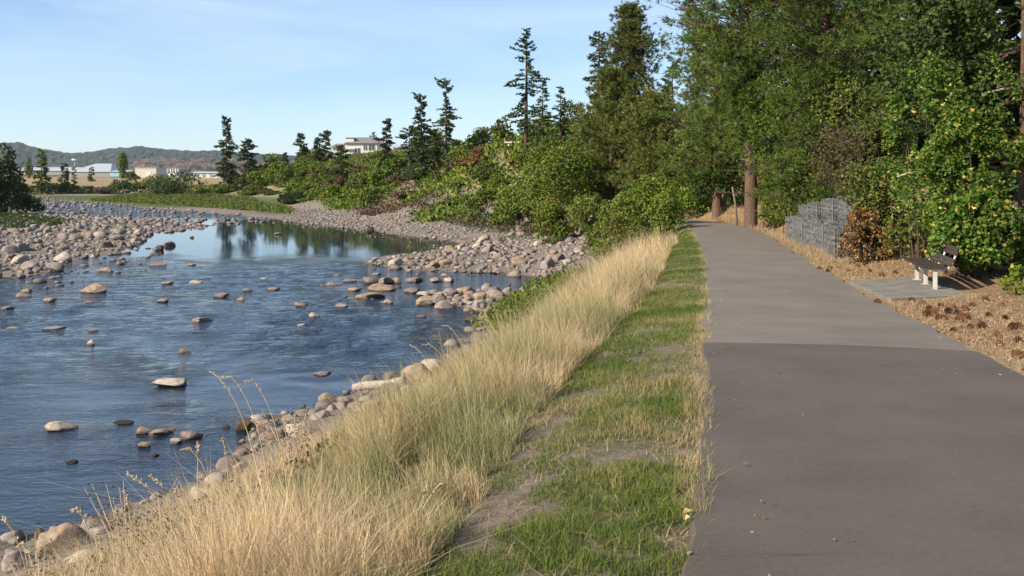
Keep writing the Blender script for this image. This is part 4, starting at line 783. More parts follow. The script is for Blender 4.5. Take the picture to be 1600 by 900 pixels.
mead = [onw(x, y, ZW + .3) for x, y in [(140, 312), (250, 318), (350, 325), (460, 333), (455, 326), (400, 318), (330, 307), (250, 303), (180, 308)]]
under('meadow_grass', 'bright green low meadow strip beside the far river', scatter(mead, 5200, 33), .34, 6, 'olive', .28, 4)
under('meadow_grass', 'green grass island in the stony far river', scatter([onw(x, y, ZW + .2) for x, y in [(60, 325), (75, 318), (100, 317), (122, 322), (115, 326), (85, 327)]], 700, 34), .3, 6, 'green', .22, 5)
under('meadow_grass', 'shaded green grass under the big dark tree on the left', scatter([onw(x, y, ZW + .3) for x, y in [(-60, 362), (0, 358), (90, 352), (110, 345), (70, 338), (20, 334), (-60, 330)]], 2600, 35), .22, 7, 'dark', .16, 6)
under('beach_weeds', 'fresh green grass clumps between the dark pond and the near bank', scatter(wpoly([(765, 490), (815, 456), (885, 440), (960, 425), (990, 400), (930, 440), (860, 480), (790, 510)], ZW + .5), 420, 39), .16, 16, 'green', .32, 10)
under('beach_weeds', 'grey green weeds dotting the upper stony beach', scatter([onw(x, y, ZW + .6) for x, y in [(640, 336), (720, 338), (820, 352), (840, 372), (780, 366), (700, 350)]], 500, 36), .16, 9, 'grey', .2, 7)

g = np.random.default_rng(37); y = g.uniform(4, 24, 1500); P = np.column_stack([np.interp(y, YP, XL) - g.uniform(3.1, 6.2, 1500), y]); P = P[fbm(P[:, 0] * .8, P[:, 1] * .8) > .42]; P = P[~inside(P[:, 0], P[:, 1], WP)]
under('bank_weeds', 'low brown and grey weeds between the rocks of the near bank', P, .06, 16, 'brown', .14, 8); under('bank_weeds', 'low green weeds between the rocks of the near bank', P[::2] + .2, .06, 14, 'olive', .13, 9)

# ------------------------------------------------------------------ grass
def grass(name, label, P, hgt, wid, cols, seed, lean=(0, 0), spread=.35, curl=.6, seg=3, pal=None):
    """bent tapering blades; each carries its own tint, green at the foot where the plant is green"""
    g = np.random.default_rng(seed); n_ = len(P); Z = ground(P[:, 0], P[:, 1]) - .01; h = hgt * np.ones(n_); a = g.uniform(0, 6.283, n_); d = np.column_stack([np.cos(a), np.sin(a)]) * spread * np.abs(g.normal(0, 1, n_))[:, None] + np.array(lean)
    s = np.linspace(0, 1, seg + 1); wd = wid * g.uniform(.7, 1.3, n_); pa = g.uniform(0, 6.283, n_); px_, py_ = np.cos(pa), np.sin(pa); V = []
    for k, t in enumerate(s):
        bend = h * (t * .35 + curl * t * t); x = P[:, 0] + d[:, 0] * bend; y = P[:, 1] + d[:, 1] * bend; z = Z + h * t * (1 - .25 * t * np.minimum(1, (d ** 2).sum(1)))
        w = wd * (1 - t * .75)
        if k == seg: V += [np.column_stack([x, y, z])]
        else: V += [np.column_stack([x - px_ * w / 2, y - py_ * w / 2, z]), np.column_stack([x + px_ * w / 2, y + py_ * w / 2, z])]
    m_ = 2 * seg + 1; V = np.stack(V, 1).reshape(-1, 3); b0 = np.arange(n_)[:, None] * m_
    Q = np.vstack([b0 + np.array([2 * k, 2 * k + 1, 2 * k + 3, 2 * k + 2]) for k in range(seg - 1)]); T = b0 + np.array([2 * seg - 2, 2 * seg - 1, 2 * seg])
    t_ = np.tile(np.append(np.repeat(s[:-1], 2), 1), n_); r_ = np.repeat(pal if pal is not None else g.random(n_), m_)
    return tag(obj(name, mesh_np(name, V, [Q, T], M[cols], False, {'rise': t_, 'tint': r_}), kind='stuff'), label, 'grass')
def grass_mat(name, foot, tip, rough=.7):
    m, n, l, p = mat(name); a = n.new('ShaderNodeAttribute'); a.attribute_name = 'tint'; b = n.new('ShaderNodeAttribute'); b.attribute_name = 'rise'
    r0, r1 = ramp(n, foot), ramp(n, tip); l.new(a.outputs['Fac'], r0.inputs[0]); l.new(a.outputs['Fac'], r1.inputs[0]); x = n.new('ShaderNodeMix'); x.data_type = 'RGBA'
    l.new(b.outputs['Fac'], x.inputs[0]); l.new(r0.outputs[0], x.inputs[6]); l.new(r1.outputs[0], x.inputs[7]); l.new(x.outputs[2], p.inputs['Base Color']); p.inputs['Roughness'].default_value = rough; p.inputs['Specular IOR Level'].default_value = .15
    t = n.new('ShaderNodeBsdfTranslucent'); l.new(x.outputs[2], t.inputs['Color']); q = n.new('ShaderNodeMixShader'); q.inputs[0].default_value = .3; l.new(p.outputs[0], q.inputs[1]); l.new(t.outputs[0], q.inputs[2]); l.new(q.outputs[0], n['Material Output'].inputs['Surface']); M[name] = m
grass_mat('tall_grass', [(0, (.15, .18, .075)), (.3, (.25, .22, .11)), (.6, (.38, .275, .15)), (1, (.46, .345, .20))], [(0, (.33, .32, .15)), (.3, (.50, .41, .22)), (.6, (.64, .49, .29)), (1, (.72, .57, .37))])
grass_mat('short_grass', [(0, (.045, .075, .014)), (.5, (.08, .115, .02)), (.75, (.17, .16, .06)), (1, (.28, .22, .12))], [(0, (.09, .15, .022)), (.5, (.15, .20, .035)), (.75, (.29, .26, .10)), (1, (.44, .35, .20))])
grass_mat('straw', [(0, (.22, .15, .085)), (1, (.36, .27, .16))], [(0, (.34, .24, .135)), (1, (.52, .42, .27))])
def edge(y): return np.interp(y, YP, XL)
def strip_pts(n, y0, y1, f0, f1, seed, pw=1.0):
    """points beside the path's river side: f is the distance from its edge, which may change with y; thinner far away"""
    g = np.random.default_rng(seed); y = y0 * (y1 / y0) ** (g.random(n) ** pw); lo, hi = np.interp(y, *f0), np.interp(y, *f1); return np.column_stack([edge(y) - (lo + (hi - lo) * g.random(n)), y])
LAWN = ([2.5, 4, 6, 8, 11, 17, 25, 34, 45], [1.12, 1.14, 1.2, 1.28, 1.25, 1.12, 1.05, .95, .6]); TALL = ([2.5, 5, 8, 12, 16, 20, 26, 34, 45, 52], [2.5, 2.7, 3.05, 3.3, 3.4, 3.7, 4.3, 5.2, 5.2, 3.6])
P = strip_pts(175000, 2.6, 50, LAWN, TALL, 41, 1.05); cl = .5 * fbm(P[:, 0] * 1.3, P[:, 1] * 1.3, 2) + .5 * fbm(P[:, 0] * 4.2, P[:, 1] * 4.2, 7, 2); kp = cl > .375 + .05 * np.random.default_rng(1).random(len(P)); P, cl = P[kp], cl[kp]
f_ = edge(P[:, 1]) - P[:, 0] - np.interp(P[:, 1], *LAWN); rg = np.random.default_rng(2); hh = (.20 + .36 * sst(-.1, .6, f_)) * np.clip(.15 + 3.4 * (cl - .28), .2, 1.5) * rg.uniform(.45, 1.35, len(P)) ** 1.2; hh *= np.where(P[:, 1] > 21, 1 - .45 * sst(.9, 2.6, f_), np.interp(f_, [0, .9, 1.8, 2.7], [1, .95, .48, .22])) * np.interp(P[:, 1], [4, 8, 13, 20], [.8, .95, 1.25, 1.45])
tint = np.clip(0.43 + 2.3 * (fbm(P[:, 0] * .9 + 5, P[:, 1] * .9) - .47) + .22 * rg.normal(size=len(P)) + .25 * sst(14, 26, P[:, 1]) - .55 * sst(1.2, 2.2, f_) * sst(20, 26, P[:, 1]), 0, 1)
for q_, sg, lab_ in ((P[:, 1] < 11, 3, 'tall dry straw coloured grass covering the near river bank'), (P[:, 1] >= 11, 2, 'tall golden grass fringe along the bank further down the path')):
    grass('tall_grass', lab_, P[q_], hh[q_], .0034 + .00022 * P[q_, 1], 'tall_grass', 42, (-.14, .02), .5, .85, sg, tint[q_])
P = strip_pts(42000, 2.6, 34, ([2.5, 5, 8, 12, 16, 20, 26, 34], [2.8, 3.0, 3.3, 3.4, 3.2, 3.1, 2.9, 2.7]), ([2.5, 5, 8, 12, 16, 20, 26, 34], [5.2, 5.6, 5.9, 6.2, 5.6, 5.0, 4.2, 3.4]), 48)
cl = fbm(P[:, 0] * .9 + 4, P[:, 1] * .9); rg = np.random.default_rng(6); P = P[cl > .40 + .06 * rg.normal(size=len(P))]
grass('bank_grass', 'sparse dry grass tufts among the rocks of the near bank', P, .32 * rg.uniform(.3, 1.6, len(P)), .0034 + .0002 * P[:, 1], 'tall_grass', 49, (-.1, 0), .7, .9, 3, np.clip(.7 + .25 * rg.normal(size=len(P)), 0, 1))
P = strip_pts(112000, 2.6, 46, ([2, 50], [-.11, -.11]), ([2.5, 4, 6, 8, 11, 17, 25, 34, 45], [1.5, 1.5, 1.55, 1.6, 1.5, 1.35, 1.25, 1.15, .9]), 43, 1.0)
cl = fbm(P[:, 0] * 1.3, P[:, 1] * 1.3); c2 = fbm(P[:, 0] * 5.5, P[:, 1] * 4.5, 4, 3) * .92; dens = np.interp(P[:, 1], [2, 9, 14, 18], [.02, -.0, -.09, -.17]); rg = np.random.default_rng(3); kp = (cl * .30 + c2 * .70) > .345 + dens + .045 * rg.normal(size=len(P)); P, cl, c2 = P[kp], cl[kp], c2[kp]
ed = edge(P[:, 1]) - P[:, 0]; tint = np.clip(.31 + 2.0 * (.5 - fbm(P[:, 0] * .9 + 3, P[:, 1] * .9)) + .16 * rg.normal(size=len(P)) + .45 * sst(.18, .0, ed) - .12 * sst(12, 18, P[:, 1]), 0, 1)
grass('lawn_grass', 'patchy short green grass strip along the path', P, (.025 + .09 * np.clip((cl + c2) * 1.1 - .62, 0, 1)) * rg.uniform(.6, 1.4, len(P)), .004 + .00022 * P[:, 1], 'short_grass', 44, (0, 0), .7, .7, 2, tint)
P = strip_pts(9000, 2.6, 40, ([2, 50], [-.05, -.05]), ([2, 50], [1.4, 1.4]), 45); rg = np.random.default_rng(4)
grass('dead_grass', 'pale dead grass bits lying between the lawn tufts', P, .05 * rg.uniform(.5, 1.6, len(P)), .004 + .0002 * P[:, 1], 'straw', 46, (0, 0), 1.8, 1.2, 2)
g = np.random.default_rng(8); y = 8 * (56 / 8) ** g.random(30000); xr = np.interp(y, PC[:, 1][:60], PC[:, 0][:60]) + PW / 2
P = np.column_stack([xr + .05 + np.abs(g.normal(0, 1, len(y))) * np.interp(y, [8, 22, 30, 50], [1.6, 1.6, .35, 1.0]), y]); hp = np.where(g.random(len(y)) < .5, .05, .12) * np.interp(y, [8, 24, 30, 56], [.6, .8, 1.6, 2.6]) * g.uniform(.4, 1.4, len(y))
pad = (P[:, 0] < 9.5) & (P[:, 1] > 17.3 + (P[:, 0] - 6.7) * .2) & (P[:, 1] < 21.5); P, hp = P[~pad], hp[~pad]
grass('verge_grass', 'dry yellow grass and needles along the right side of the path', P, hp, .006 + .00025 * P[:, 1], 'straw', 47, (0, 0), 1.1, .9, 2)
g = np.random.default_rng(9); P = np.column_stack([g.uniform(4, 13, 26000), g.uniform(8, 30, 26000)]); P = P[(P[:, 0] > np.interp(P[:, 1], PC[:, 1][:60], PC[:, 0][:60]) + PW / 2 + .02) & ~((P[:, 0] < 9.4) & (P[:, 1] > 17.4 + (P[:, 0] - 6.7) * .2) & (P[:, 1] < 21.5))]
V, Q = leaves(np.column_stack([P, ground(P[:, 0], P[:, 1]) + .015]), g.normal(0, 1, (len(P), 3)) * (1, 1, .25), g.normal(0, 1, (len(P), 3)) * (1, 1, .3), g.uniform(.02, .065, len(P)), g.uniform(.01, .03, len(P)), .1)
M['litter'] = leaf_mat('leaf_litter', [(0, (0.106, 0.051, 0.025)), (.4, (0.229, 0.132, 0.068)), (.8, (0.352, 0.238, 0.128)), (1, (0.458, 0.357, 0.212))], .1)
tag(obj('leaf_litter', mesh_np('leaf_litter', V, Q, M['litter']), kind='stuff'), 'brown fallen leaves and needles on the verge round the bench', 'leaf litter')

# single stalks standing above the river
M['stalk'] = noise_mat('dry_stalk', [(.3, (.36, .28, .16)), (.7, (.52, .42, .27))], 8, 3, .8, 0)
def stalk(px0, py0, px1, py1, D, bow, label, group=None, heavy=1.0):
    x0, z0 = (px0 - CX) / F * D, EYE + (HOR - py0) / F * D; x1, z1 = (px1 - CX) / F * D, EYE + (HOR - py1) / F * D; g_ = gz(x0, D); e = empty('grass_stalk', (x0, D, g_), label, 'grass stalk', group)
    s = np.linspace(0, 1, 10); P = np.column_stack([(x1 - x0) * s ** bow, .05 * s, (g_ - g_ - .05) * (1 - s) + (z1 - g_) * (1 - (1 - s) ** 1.5)]); P[-1, 2] -= .05 * (bow > 1.5)
    mb = MB(); mb.tube(P, .0035 * (1.1 - s * .5) * (D / 6) ** .5, 4); mb.build('stem', M['stalk'], e); mb = MB(); k = int(34 * heavy); g = np.random.default_rng(int(px0)); q = np.linspace(.72, 1, k)
    P2 = np.stack([np.interp(q, s, P[:, i]) for i in range(3)], 1); tn = unit(np.gradient(P2, axis=0)); V, Q = leaves(P2, tn + g.normal(0, .35, (k, 3)), g.normal(size=(k, 3)), np.full(k, .028 * heavy), np.full(k, .009), .2); obj('seed_head', mesh_np('seed_head', V, Q, M['stalk']), e, kind='stuff')
for a in [(412, 770, 326, 583, 7.6, 1.5, 'tallest curving seed stalk over the river, left of three'), (420, 750, 345, 582, 7.8, 1.8, 'second tall curving seed stalk over the river'), (448, 720, 382, 588, 8.2, 1.6, 'right one of three tall seed stalks over the river'), (340, 765, 280, 695, 7.2, 2.0, 'bent seed stalk above the pale pointed boulder'), (308, 770, 306, 695, 7.2, 1.0, 'short upright stalk beside the bent one'), (362, 770, 345, 690, 7.3, 1.3, 'pale upright seed stalk in front of the dark mossy boulder'),
          (290, 850, 195, 745, 6.4, 1.5, 'leaning stalk in the foreground grass, left of the pale boulders'), (300, 840, 232, 748, 6.5, 1.4, 'leaning stalk beside another in the foreground, shorter head'), (290, 850, 270, 760, 6.3, 2.2, 'drooping stalk below the pale pointed boulder'), (215, 880, 190, 772, 6.0, 1.2, 'pale upright stalk right of the large tan slab boulder'), (165, 890, 105, 790, 5.8, 1.6, 'stalk crossing the large tan slab boulder'), (60, 900, -2, 815, 5.6, 1.5, 'seed stalk at the left bottom edge, upper'), (75, 905, 20, 845, 5.5, 1.7, 'seed stalk at the left bottom edge, lower'),
          (735, 590, 690, 505, 14.5, 1.8, 'grey arching stalk above the blue water by the tall grass'), (715, 600, 660, 535, 14.2, 1.6, 'grey leaning stalk left of the arching one'), (650, 890, 665, 765, 5.2, 1.0, 'upright straw stalk in the near grass'), (640, 890, 688, 762, 5.2, 1.2, 'straw stalk leaning right in the near grass'), (690, 640, 640, 540, 13, 1.5, 'thin stalk reaching over the tall tan boulder')]: stalk(*a)
# seed weeds: fine airy plants by the water
def weed(px, py, top, D, wpx, n_, label):
    x = (px - CX) / F * D; z = gz(x, D); H = EYE + (HOR - top) / F * D - z; w = wpx / F * D; g = np.random.default_rng(int(px)); e = empty('seed_weed', (x, D, z), label, 'weed'); mb = MB(); tips = []
    for i in range(16):
        tp = np.array([g.normal(0, .3) * w, g.normal(0, .2) * w, H * g.uniform(.6, 1)]); mid_ = tp * (.45, .45, .6); mb.tube([(0, 0, -.05), tuple(mid_), tuple(tp)], [.004, .003, .0015], 3, False)
        for k in range(n_ // 16): t = g.uniform(.55, 1); tips.append(mid_ + (tp - mid_) * ((t - .5) * 2) + g.normal(0, .045, 3))
    mb.build('stem', M['stalk'], e); tips = np.array(tips); V, Q = leaves(tips, g.normal(size=tips.shape), g.normal(size=tips.shape), g.uniform(.012, .028, len(tips)), np.full(len(tips), .012), .2); obj('seed_head', mesh_np('seed_head', V, Q, M['brown']), e, kind='stuff')
for a in [(200, 870, 742, 6.3, 120, 260, 'airy brown seed weed leaning over the water, foreground left'), (255, 860, 770, 6.4, 100, 240, 'airy brown seed weed right of the leaning one'), (455, 760, 630, 8.5, 110, 260, 'reddish airy seed weed beside the three tall stalks'), (330, 850, 780, 6.6, 110, 220, 'low brown seed weed in front of the pale pointed boulder'), (590, 690, 570, 13, 90, 220, 'thin reddish seed weed above the driftwood log'), (60, 890, 820, 5.9, 90, 160, 'thin seed weed in front of the bottom left corner boulder'), (700, 620, 520, 15, 80, 260, 'grey wispy weed at the left edge of the tall grass')]: weed(*a)

# ------------------------------------------------------------------ pine cones and leaves on the verge
def cone_mesh():
    g = np.random.default_rng(3); P, A, L = [], [], []
    for i in range(46):
        t = i / 45; a = i * 2.4; r = .034 * math.sin(.35 + t * 2.5); P.append((r * .55 * math.cos(a), r * .55 * math.sin(a), (t - .5) * .085)); A.append((math.cos(a), math.sin(a), .5)); L.append(.012 + r * .8)
    P, A, L = map(np.array, (P, A, L)); V, Q = leaves(P, A, np.cross(A, (0, 0, 1)), L, L * 1.1, .25); n0 = len(V); C8, F8 = ICO[1]; return mesh_np('pine_cone', np.vstack([V, C8 * (.02, .02, .042)]), [Q, F8 + n0], M['cone'])
M['cone'] = noise_mat('cone_scale', [(.3, (.07, .032, .018)), (.7, (.17, .085, .045))], 30, 3, .8, 0, vec=None)
cm = cone_mesh(); g = np.random.default_rng(12)
cones = [(1470, 480), (1462, 487), (1481, 490), (1496, 492), (1503, 497), (1488, 484), (1510, 499), (1457, 492), (1498, 503), (1528, 507), (1535, 513), (1582, 515), (1592, 512), (1556, 526), (1448, 494), (1372, 476), (1378, 432), (1296, 421), (1282, 409), (1254, 400), (1238, 397), (1294, 425), (1281, 422), (1340, 418), (1305, 412), (1360, 425), (1590, 535), (1440, 476), (1425, 472), (1520, 480), (1545, 495), (1570, 500), (1475, 500), (1508, 485), (1560, 540), (1490, 520), (1330, 412), (1400, 428), (1590, 560), (1350, 416), (1466, 500), (1516, 514), (1452, 484), (1540, 470), (1565, 478), (1310, 420), (1324, 424)]
for i, (px, py) in enumerate(cones):
    D = (EYE + .55) * F / (py - HOR)
    for _ in range(6): X = (px - CX) / F * D; z = gz(X, D); D = (EYE - z) * F / (py - HOR)
    onp = px < 1380 and py > 470; o = obj('pine_cone', cm, None, (X, D, z + .03 + (.02 if onp else 0))); o.rotation_euler = (R(90) + g.normal(0, .3), 0, g.uniform(0, 6.28)); sc = g.uniform(.9, 1.5); o.scale = (sc, sc, sc)
    tag(o, 'single brown pine cone lying on the asphalt edge near the bench' if onp else 'brown pine cone lying on the dry verge ' + ('in front of the stone baskets' if px < 1320 else 'between the baskets and the bench pad' if py < 440 else 'at the near corner of the bench pad' if px < 1480 and py < 495 else 'at the right edge of the picture' if px > 1550 else 'in the dense scatter below the bench'), 'pine cone', 'pine cones scattered on the verge')
g = np.random.default_rng(15); t_ = g.integers(20, 200, 420); u_ = np.sign(g.normal(size=420)) * (1 - np.abs(g.normal(0, .28, 420))) * PW / 2 * .97; P = PF[t_, :2] + nrm[t_] * u_[:, None]; z_ = PF[t_, 2] + .042
V, Q = leaves(np.column_stack([P, z_]), g.normal(0, 1, (420, 3)) * (1, 1, .05), g.normal(0, 1, (420, 3)) * (1, 1, .1), g.uniform(.012, .045, 420), g.uniform(.004, .016, 420), .1); tag(obj('path_litter', mesh_np('path_litter', V, Q, M['litter']), kind='stuff'), 'stray needles and leaf bits on the asphalt path', 'litter')
M['fallen'] = leaf_mat('fallen_leaf', [(0, (.42, .28, .10)), (.6, (.5, .38, .16)), (1, (.45, .36, .22))], .2)
FL = [(1066, 815, 'yellow fallen leaf in the edge grass by the path'), (1070, 826, 'yellow fallen leaf lying under another at the path edge'), (1500, 757, 'pale dry leaf on the dark asphalt'), (1222, 592, 'small yellow leaf on the dark asphalt near the seam'), (1388, 466, 'white chip of litter by the corner of the bench pad'), (1083, 735, 'white pebble on the asphalt at the grass edge'), (1120, 512, 'pale pebble on the lighter asphalt'), (1078, 880, 'pale pebble on the asphalt near the bottom')]
for i, (px, py, lab) in enumerate(FL):
    D = 1.7 * F / (py - HOR)
    for _ in range(6): X = (px - CX) / F * D; z = gz(X, D); D = (EYE - z) * F / (py - HOR)
    if 'pebble' in lab or 'chip' in lab: rock_obj(X, D, z + .045, .025, .02, .015, 'rockpale', lab, None, 1, 'pebble')
    else:
        V, Q = leaves(np.zeros((1, 3)), np.array([(1, .3, .2)]), np.array([(0, 1, .3)]), [.06], [.04], .2); o = obj('fallen_leaf', mesh_np('fallen_leaf', V, Q, M['fallen']), None, (X, D, z + .04)); o.rotation_euler[2] = i; tag(o, lab, 'leaf')

# ------------------------------------------------------------------ bench
M['steel'] = plain('painted_steel', (.42, .42, .40), .4, 0, .5); M['slat'] = noise_mat('dark_slat', [(.3, (.028, .020, .016)), (.7, (.060, .045, .038))], 4, 5, .5, .2, 30, .002, (1, 20, 20))
B0, B1 = Vector((8.14, 18.95)), Vector((8.58, 20.9)); ang = math.atan2(B1.y - B0.y, B1.x - B0.x); bz = -.60
bench = empty('park_bench', (B0.x, B0.y, bz), 'dark slatted park bench with pale steel legs on the concrete pad', 'bench', None, ang)
Lb = (B1 - B0).length; SH = .44
prof_ = [(.29, .44), (.18, .425), (0.0, .42), (-.15, .42), (-.24, .44), (-.31, .52), (-.36, .66), (-.39, .76), (-.405, .84)]     # towards the path is +, then height
for k in (.03, Lb / 2, Lb - .03):
    mb = MB(); mb.box((k, .0, .21), (.05, .075, .42)); s_o = mb.build('leg', M['steel'], bench); mb = MB(); mb.tube([(k, y_, z_ - .015) for y_, z_ in prof_], .021, 6); mb.build('seat_bracket', M['steel'], s_o, True)
    mb = MB(); mb.box((k, 0, .012), (.12, .16, .016)); mb.build('foot_plate', M['steel'], s_o)
for y_, z_, a_ in [(.25, .452, .06), (.15, .444, 0), (.05, .440, 0), (-.05, .440, 0), (-.15, .442, -.1), (-.262, .500, -.9), (-.318, .575, -1.2), (-.385, .80, -1.4), (-.37, .715, -1.35)]:
    mb = MB(); mb.box((Lb / 2, y_, z_), (Lb + .16, .078, .030), rx=a_); o = mb.build('slat', M['slat'], bench)

# ------------------------------------------------------------------ gabion wall of wire baskets
M['gstone'] = noise_mat('basket_stone', [(.3, (.04, .042, .045)), (.55, (.085, .087, .09)), (.8, (.15, .15, .15))], 4, 8, .9, .6, 14, .02, island=.3); M['wire'] = plain('galvanised_wire', (.11, .113, .118), .7, .1, .5)
def basket_meshes(L, D_, H, seed):
    g = np.random.default_rng(seed); Vs, Fs, nv = [], [], 0
    def put(c, s):
        nonlocal nv
        V, Fc = base[g.integers(10)]; q_, _r = np.linalg.qr(g.normal(size=(3, 3))); Vs.append((V * s * g.uniform(.75, 1.15, 3)) @ q_ + c); Fs.append(Fc + nv); nv += len(V)
    st = .17
    for i in range(int(L / st)):
        for k in range(int(H / st)):
            put(((i + .5) * st + g.normal(0, .02), -.05 + g.normal(0, .02), (k + .5) * st + g.normal(0, .02)), .105)
        for k in range(int(D_ / st)): put(((i + .5) * st, -(k + .5) * st, H - .07 + g.normal(0, .02)), .105)
    for e_ in (.05, L - .05):
        for j in range(int(D_ / st)):
            for k in range(int(H / st)): put((e_, -(j + .5) * st, (k + .5) * st), .105)
    core = MB(); core.box((L / 2, -D_ / 2, H / 2 - .03), (L - .2, D_ - .2, H - .2)); cv = np.vstack(core.V); Vs.append(cv); cq = np.vstack(core.Q) + nv
    ms = mesh_np('stone_fill', np.vstack(Vs), [np.vstack(Fs), cq], M['gstone'], False); w = MB(); r = .006; st = .15
    for i in range(int(L / st) + 1): x = min(i * st, L); w.tube([(x, .045, 0), (x, .045, H)], r, 3, False); w.tube([(x, .045, H), (x, -D_, H + .03)], r, 3, False)
    for k in range(int(H / st) + 1):
        w.tube([(0, .045, k * st), (L, .045, k * st)], r, 3, False)
        for x in (-.06, L + .06): w.tube([(x, .045, k * st), (x, -D_, k * st)], r, 3, False)
    for j in range(int(D_ / st) + 1):
        for x in (-.06, L + .06): w.tube([(x, -j * st, 0), (x, -j * st, H)], r, 3, False)
    for x in (0, L): w.tube([(x, .05, 0), (x, .05, H)], .014, 4)
    w.tube([(0, .05, H), (L, .05, H)], .014, 4); return ms, w.mesh('wire_mesh', M['wire'])
BM = [basket_meshes(1.95, .9, .92, 21), basket_meshes(1.95, .9, .92, 22), basket_meshes(1.95, .9, 1.0, 23)]
G0, G1 = Vector((9.32, 28.3, 0)), Vector((10.72, 38.6, 0)); gd = (G1 - G0).normalized(); ga = math.atan2(gd.y, gd.x)
gw = empty('gabion_wall', (G0.x, G0.y, 0), 'grey stepped wall of stone filled wire baskets beside the path', 'wall', None, ga)
def basket(k, set_, z, h, sz=1.0):
    e = bpy.data.objects.new('gabion_basket', None); link(e, gw); e.location = (k, set_, z); e.scale[2] = sz; ms, ws = BM[h]; obj('stone_fill', ms, e, kind='stuff'); obj('wire_mesh', ws, e)
for i in range(5): P_ = G0 + gd * (i * 2.02 + 1); basket(i * 2.02, 0, float(np.interp(P_.y, YP, ZP)) - .03, i % 2)
for i, st_ in enumerate((.52, .38, .24, .24)): P_ = G0 + gd * (i * 2.02 + 1); basket(i * 2.02 + .35, -st_, float(np.interp(P_.y, YP, ZP)) + .90, 2, (.88, .76, .62, .48)[i])

# ------------------------------------------------------------------ buildings
M['white'] = plain('white_wall', (.52, .51, .47), .7); M['cream'] = plain('cream_wall', (.46, .43, .35), .7); M['roofgrey'] = plain('grey_shingle', (.16, .15, .155), .85); M['metalroof'] = plain('pale_metal_roof', (.34, .38, .42), .5); M['greywall'] = plain('grey_wall', (.24, .235, .23), .8)
M['glass'] = plain('window_glass', (.05, .055, .06), .15, 0, .6); M['teal'] = plain('teal_wall', (.22, .42, .46), .6); M['trim'] = plain('white_trim', (.60, .60, .58), .6)
def gable(mb, c, L, D_, z0, h, hip=0.0):
    x, y = c; V = [(x - L / 2, y - D_ / 2, z0), (x + L / 2, y - D_ / 2, z0), (x + L / 2, y + D_ / 2, z0), (x - L / 2, y + D_ / 2, z0), (x - L / 2 + hip, y, z0 + h), (x + L / 2 - hip, y, z0 + h)]
    mb.add(V, [(0, 1, 5, 4), (2, 3, 4, 5), (3, 2, 1, 0)], [(1, 2, 5), (3, 0, 4)])
def window(parent, x, y, z, w, h):
    f = MB().box((x, y, z), (w + .2, .12, h + .2)).build('window', M['trim'], parent); MB().box((x, y - .065, z), (w, .03, h)).build('pane', M['glass'], f); MB().box((x, y - .085, z), (.07, .03, h)).build('mullion', M['trim'], f)
def bpos(px, py, D): return ((px - CX) / F * D, D, EYE + (HOR - py) / F * D)
# white house on the bluff
D = 262; u = D / F; x, y, z = bpos(562, 252, D); h1 = empty('house', (x, y, z - .2), 'white house with grey hip roof and tall windows on the bluff top', 'house')
MB().box((1.0, 3, 2.9), (9.6, 6, 4.2)).box((-4.8, 3.4, 2.2), (5.0, 5, 3.4)).box((-2.6, 2.2, 3.9), (2.0, 4, 4.8)).build('wall', M['white'], h1)
mb = MB(); gable(mb, (1.2, 3), 10.8, 7.2, 5.0, 1.7, 3.2); mb.build('roof', M['roofgrey'], h1); mb = MB(); gable(mb, (-5.3, 3.4), 6.0, 6.4, 3.9, 1.1, 1.6); mb.build('roof', M['roofgrey'], h1)
ch = MB().box((-2.6, 2.2, 6.42), (2.3, 4.3, .24)).build('roof', M['roofgrey'], h1)
for w_ in [(-.6, -.03, 2.4, 1.5, 2.6), (1.5, -.03, 3.9, 1.0, 1.5), (3.2, -.03, 3.9, 1.6, 1.5), (5.1, -.03, 3.9, .9, 1.5), (-2.6, .18, 2.2, 1.0, 1.4), (-5.6, .88, 2.3, 1.1, 1.6)]: window(h1, *w_)
MB().box((-2.6, -.1, 3.35), (2.2, 1.2, .14)).build('balcony', M['roofgrey'], h1)
x, y, z = bpos(634, 244, 255); h2 = empty('house', (x, y, z - 1), 'low cream house half hidden behind the firs right of the white house', 'house'); MB().box((0, 3, 1.9), (6.6, 5, 2.6)).build('wall', M['cream'], h2); mb = MB(); gable(mb, (0, 3), 7.6, 6.4, 3.2, .8); mb.build('roof', M['metalroof'], h2)
for w_ in [(-2.2, .47, 2.0, .9, 1.1), (0.2, .47, 2.0, .7, 1.1)]: window(h2, *w_)
x, y, z = bpos(801, 229, 104); h3 = empty('deck_railing', (x, y, gz(x, y)), 'white railing with two posts on the bluff edge by the wide armed fir', 'railing'); zt = z + .45 - gz(x, y); MB().box((0, 0, zt), (1.7, .3, .14)).build('rail', M['trim'], h3)
for k in (-.45, .35): MB().box((k, 0, zt / 2 - .1), (.12, .12, zt)).build('post', M['trim'], h3)
# sheds beyond the far field
def shed(name, px0, px1, ptop, pbase, D, wall, label, roof=None, rh=1.5, hip=0.0, dep=14, cat='shed'):
    u = D / F; x = ((px0 + px1) / 2 - CX) * u; zb, zt = EYE + (HOR - pbase) * u, EYE + (HOR - ptop) * u; L = (px1 - px0) * u; e = empty(name, (x, D, zb - 1), label, cat); rh_ = rh if roof else .3
    MB().box((0, dep / 2, (zt - rh_ - zb + 1) / 2), (L, dep, zt - rh_ - zb + 1)).build('wall', M[wall], e); mb = MB()
    if roof: gable(mb, (0, dep / 2), L + .8, dep + 1, zt - rh_ - zb + 1.01, rh_, hip)
    else: mb.box((0, dep / 2, zt - zb + .85), (L + .3, dep + .3, .3))
    mb.build('roof', M[roof or 'metalroof'], e); return e, L, zt - zb + 1
shed('warehouse', 22, 112, 261, 271, 640, 'greywall', 'long low warehouse with pale metal roof behind the conical trees', 'metalroof', 2.6, 0, 30)
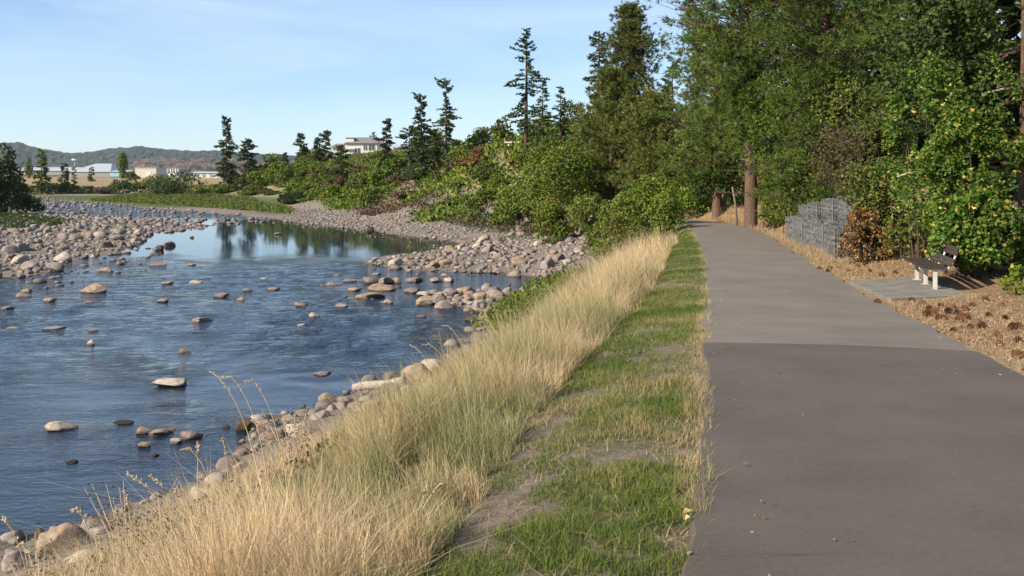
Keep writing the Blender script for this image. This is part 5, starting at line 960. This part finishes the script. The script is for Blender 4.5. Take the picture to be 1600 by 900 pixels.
e, L, H = shed('arena', 107, 172, 255, 274, 560, 'greywall', 'broad hall with a pale domed metal roof beyond the far field', 'metalroof', 5.0, 7.5, 40, 'hall')
e, L, H = shed('barn', 172, 200, 266, 273, 520, 'teal', 'small teal shed right of the domed hall', 'metalroof', .9); MB().box((L * .16, -.06, H * .36), (2.4, .1, 1.5)).build('door', M['glass'], e)
e, L, H = shed('depot', 211, 244, 262, 274.5, 500, 'cream', 'cream box shaped building left of the ribbed white bins'); MB().box((L * .12, -.06, 1.9), (3, .1, 2.6)).build('door', M['white'], e)
x = (263 - CX) / F * 520; e = empty('storage_bins', (x, 520, bpos(0, 274, 520)[2] - 1), 'row of ribbed white storage bins right of the cream building', 'bins')
for k in range(9): mb = MB(); mb.tube([((k - 4) * 1.35, 0, 0), ((k - 4) * 1.35, 0, 4.6)], .56, 10); mb.build('bin', M['white' if k % 2 else 'metalroof'], e)
e, L, H = shed('shed', 299, 352, 268, 276, 480, 'white', 'long low white shed behind the dark willow clump', 'metalroof', .8)
for k in range(4): MB().box((-L * .35 + k * L * .22, -.06, 1.5), (1.6, .1, 1.6)).build('door', M['greywall'], e)
x, y, z = bpos(268, 275.5, 470); e = empty('parked_van', (x, y, z - .3), 'small white van parked before the ribbed bins', 'van'); MB().box((0, 0, 1.2), (4.4, 1.9, 1.2)).box((-.5, 0, 2.0), (3.2, 1.8, .6)).build('body', M['trim'], e); MB().box((-.4, -.93, 2.0), (2.6, .06, .4)).build('window', M['glass'], e)
for k in (-1.4, 1.4): mb = MB(); mb.tube([(k, -1, .55), (k, -.75, .55)], .4, 10); mb.build('wheel', M['slat'], e)
x, y, z = bpos(117, 254, 700); e = empty('water_tower', (x, y, EYE), 'small white water tower on a thin post over the hall roof', 'water tower'); mb = MB(); mb.tube([(0, 0, z), (0, 0, z + 1)], [2.2, 2.0], 12); mb.build('tank', M['trim'], e); mb = MB(); mb.tube([(0, 0, -1), (0, 0, z)], .35, 8); mb.build('post', M['metalroof'], e)

# ------------------------------------------------------------------ air
mh = bpy.data.materials.new('haze_air'); mh.use_nodes = True; hn = mh.node_tree.nodes; hn.clear(); ho = hn.new('ShaderNodeOutputMaterial'); hv = hn.new('ShaderNodeVolumePrincipled'); hv.inputs['Color'].default_value = (.80, .90, 1.0, 1); hv.inputs['Density'].default_value = .00005; hv.inputs['Anisotropy'].default_value = .2
mh.node_tree.links.new(hv.outputs[0], ho.inputs['Volume'])
tag(MB().box((0, 5500, 120), (18600, 13200, 290)).build('haze', mh, kind='stuff'), 'thin blue air between the river and the far hills', 'haze')
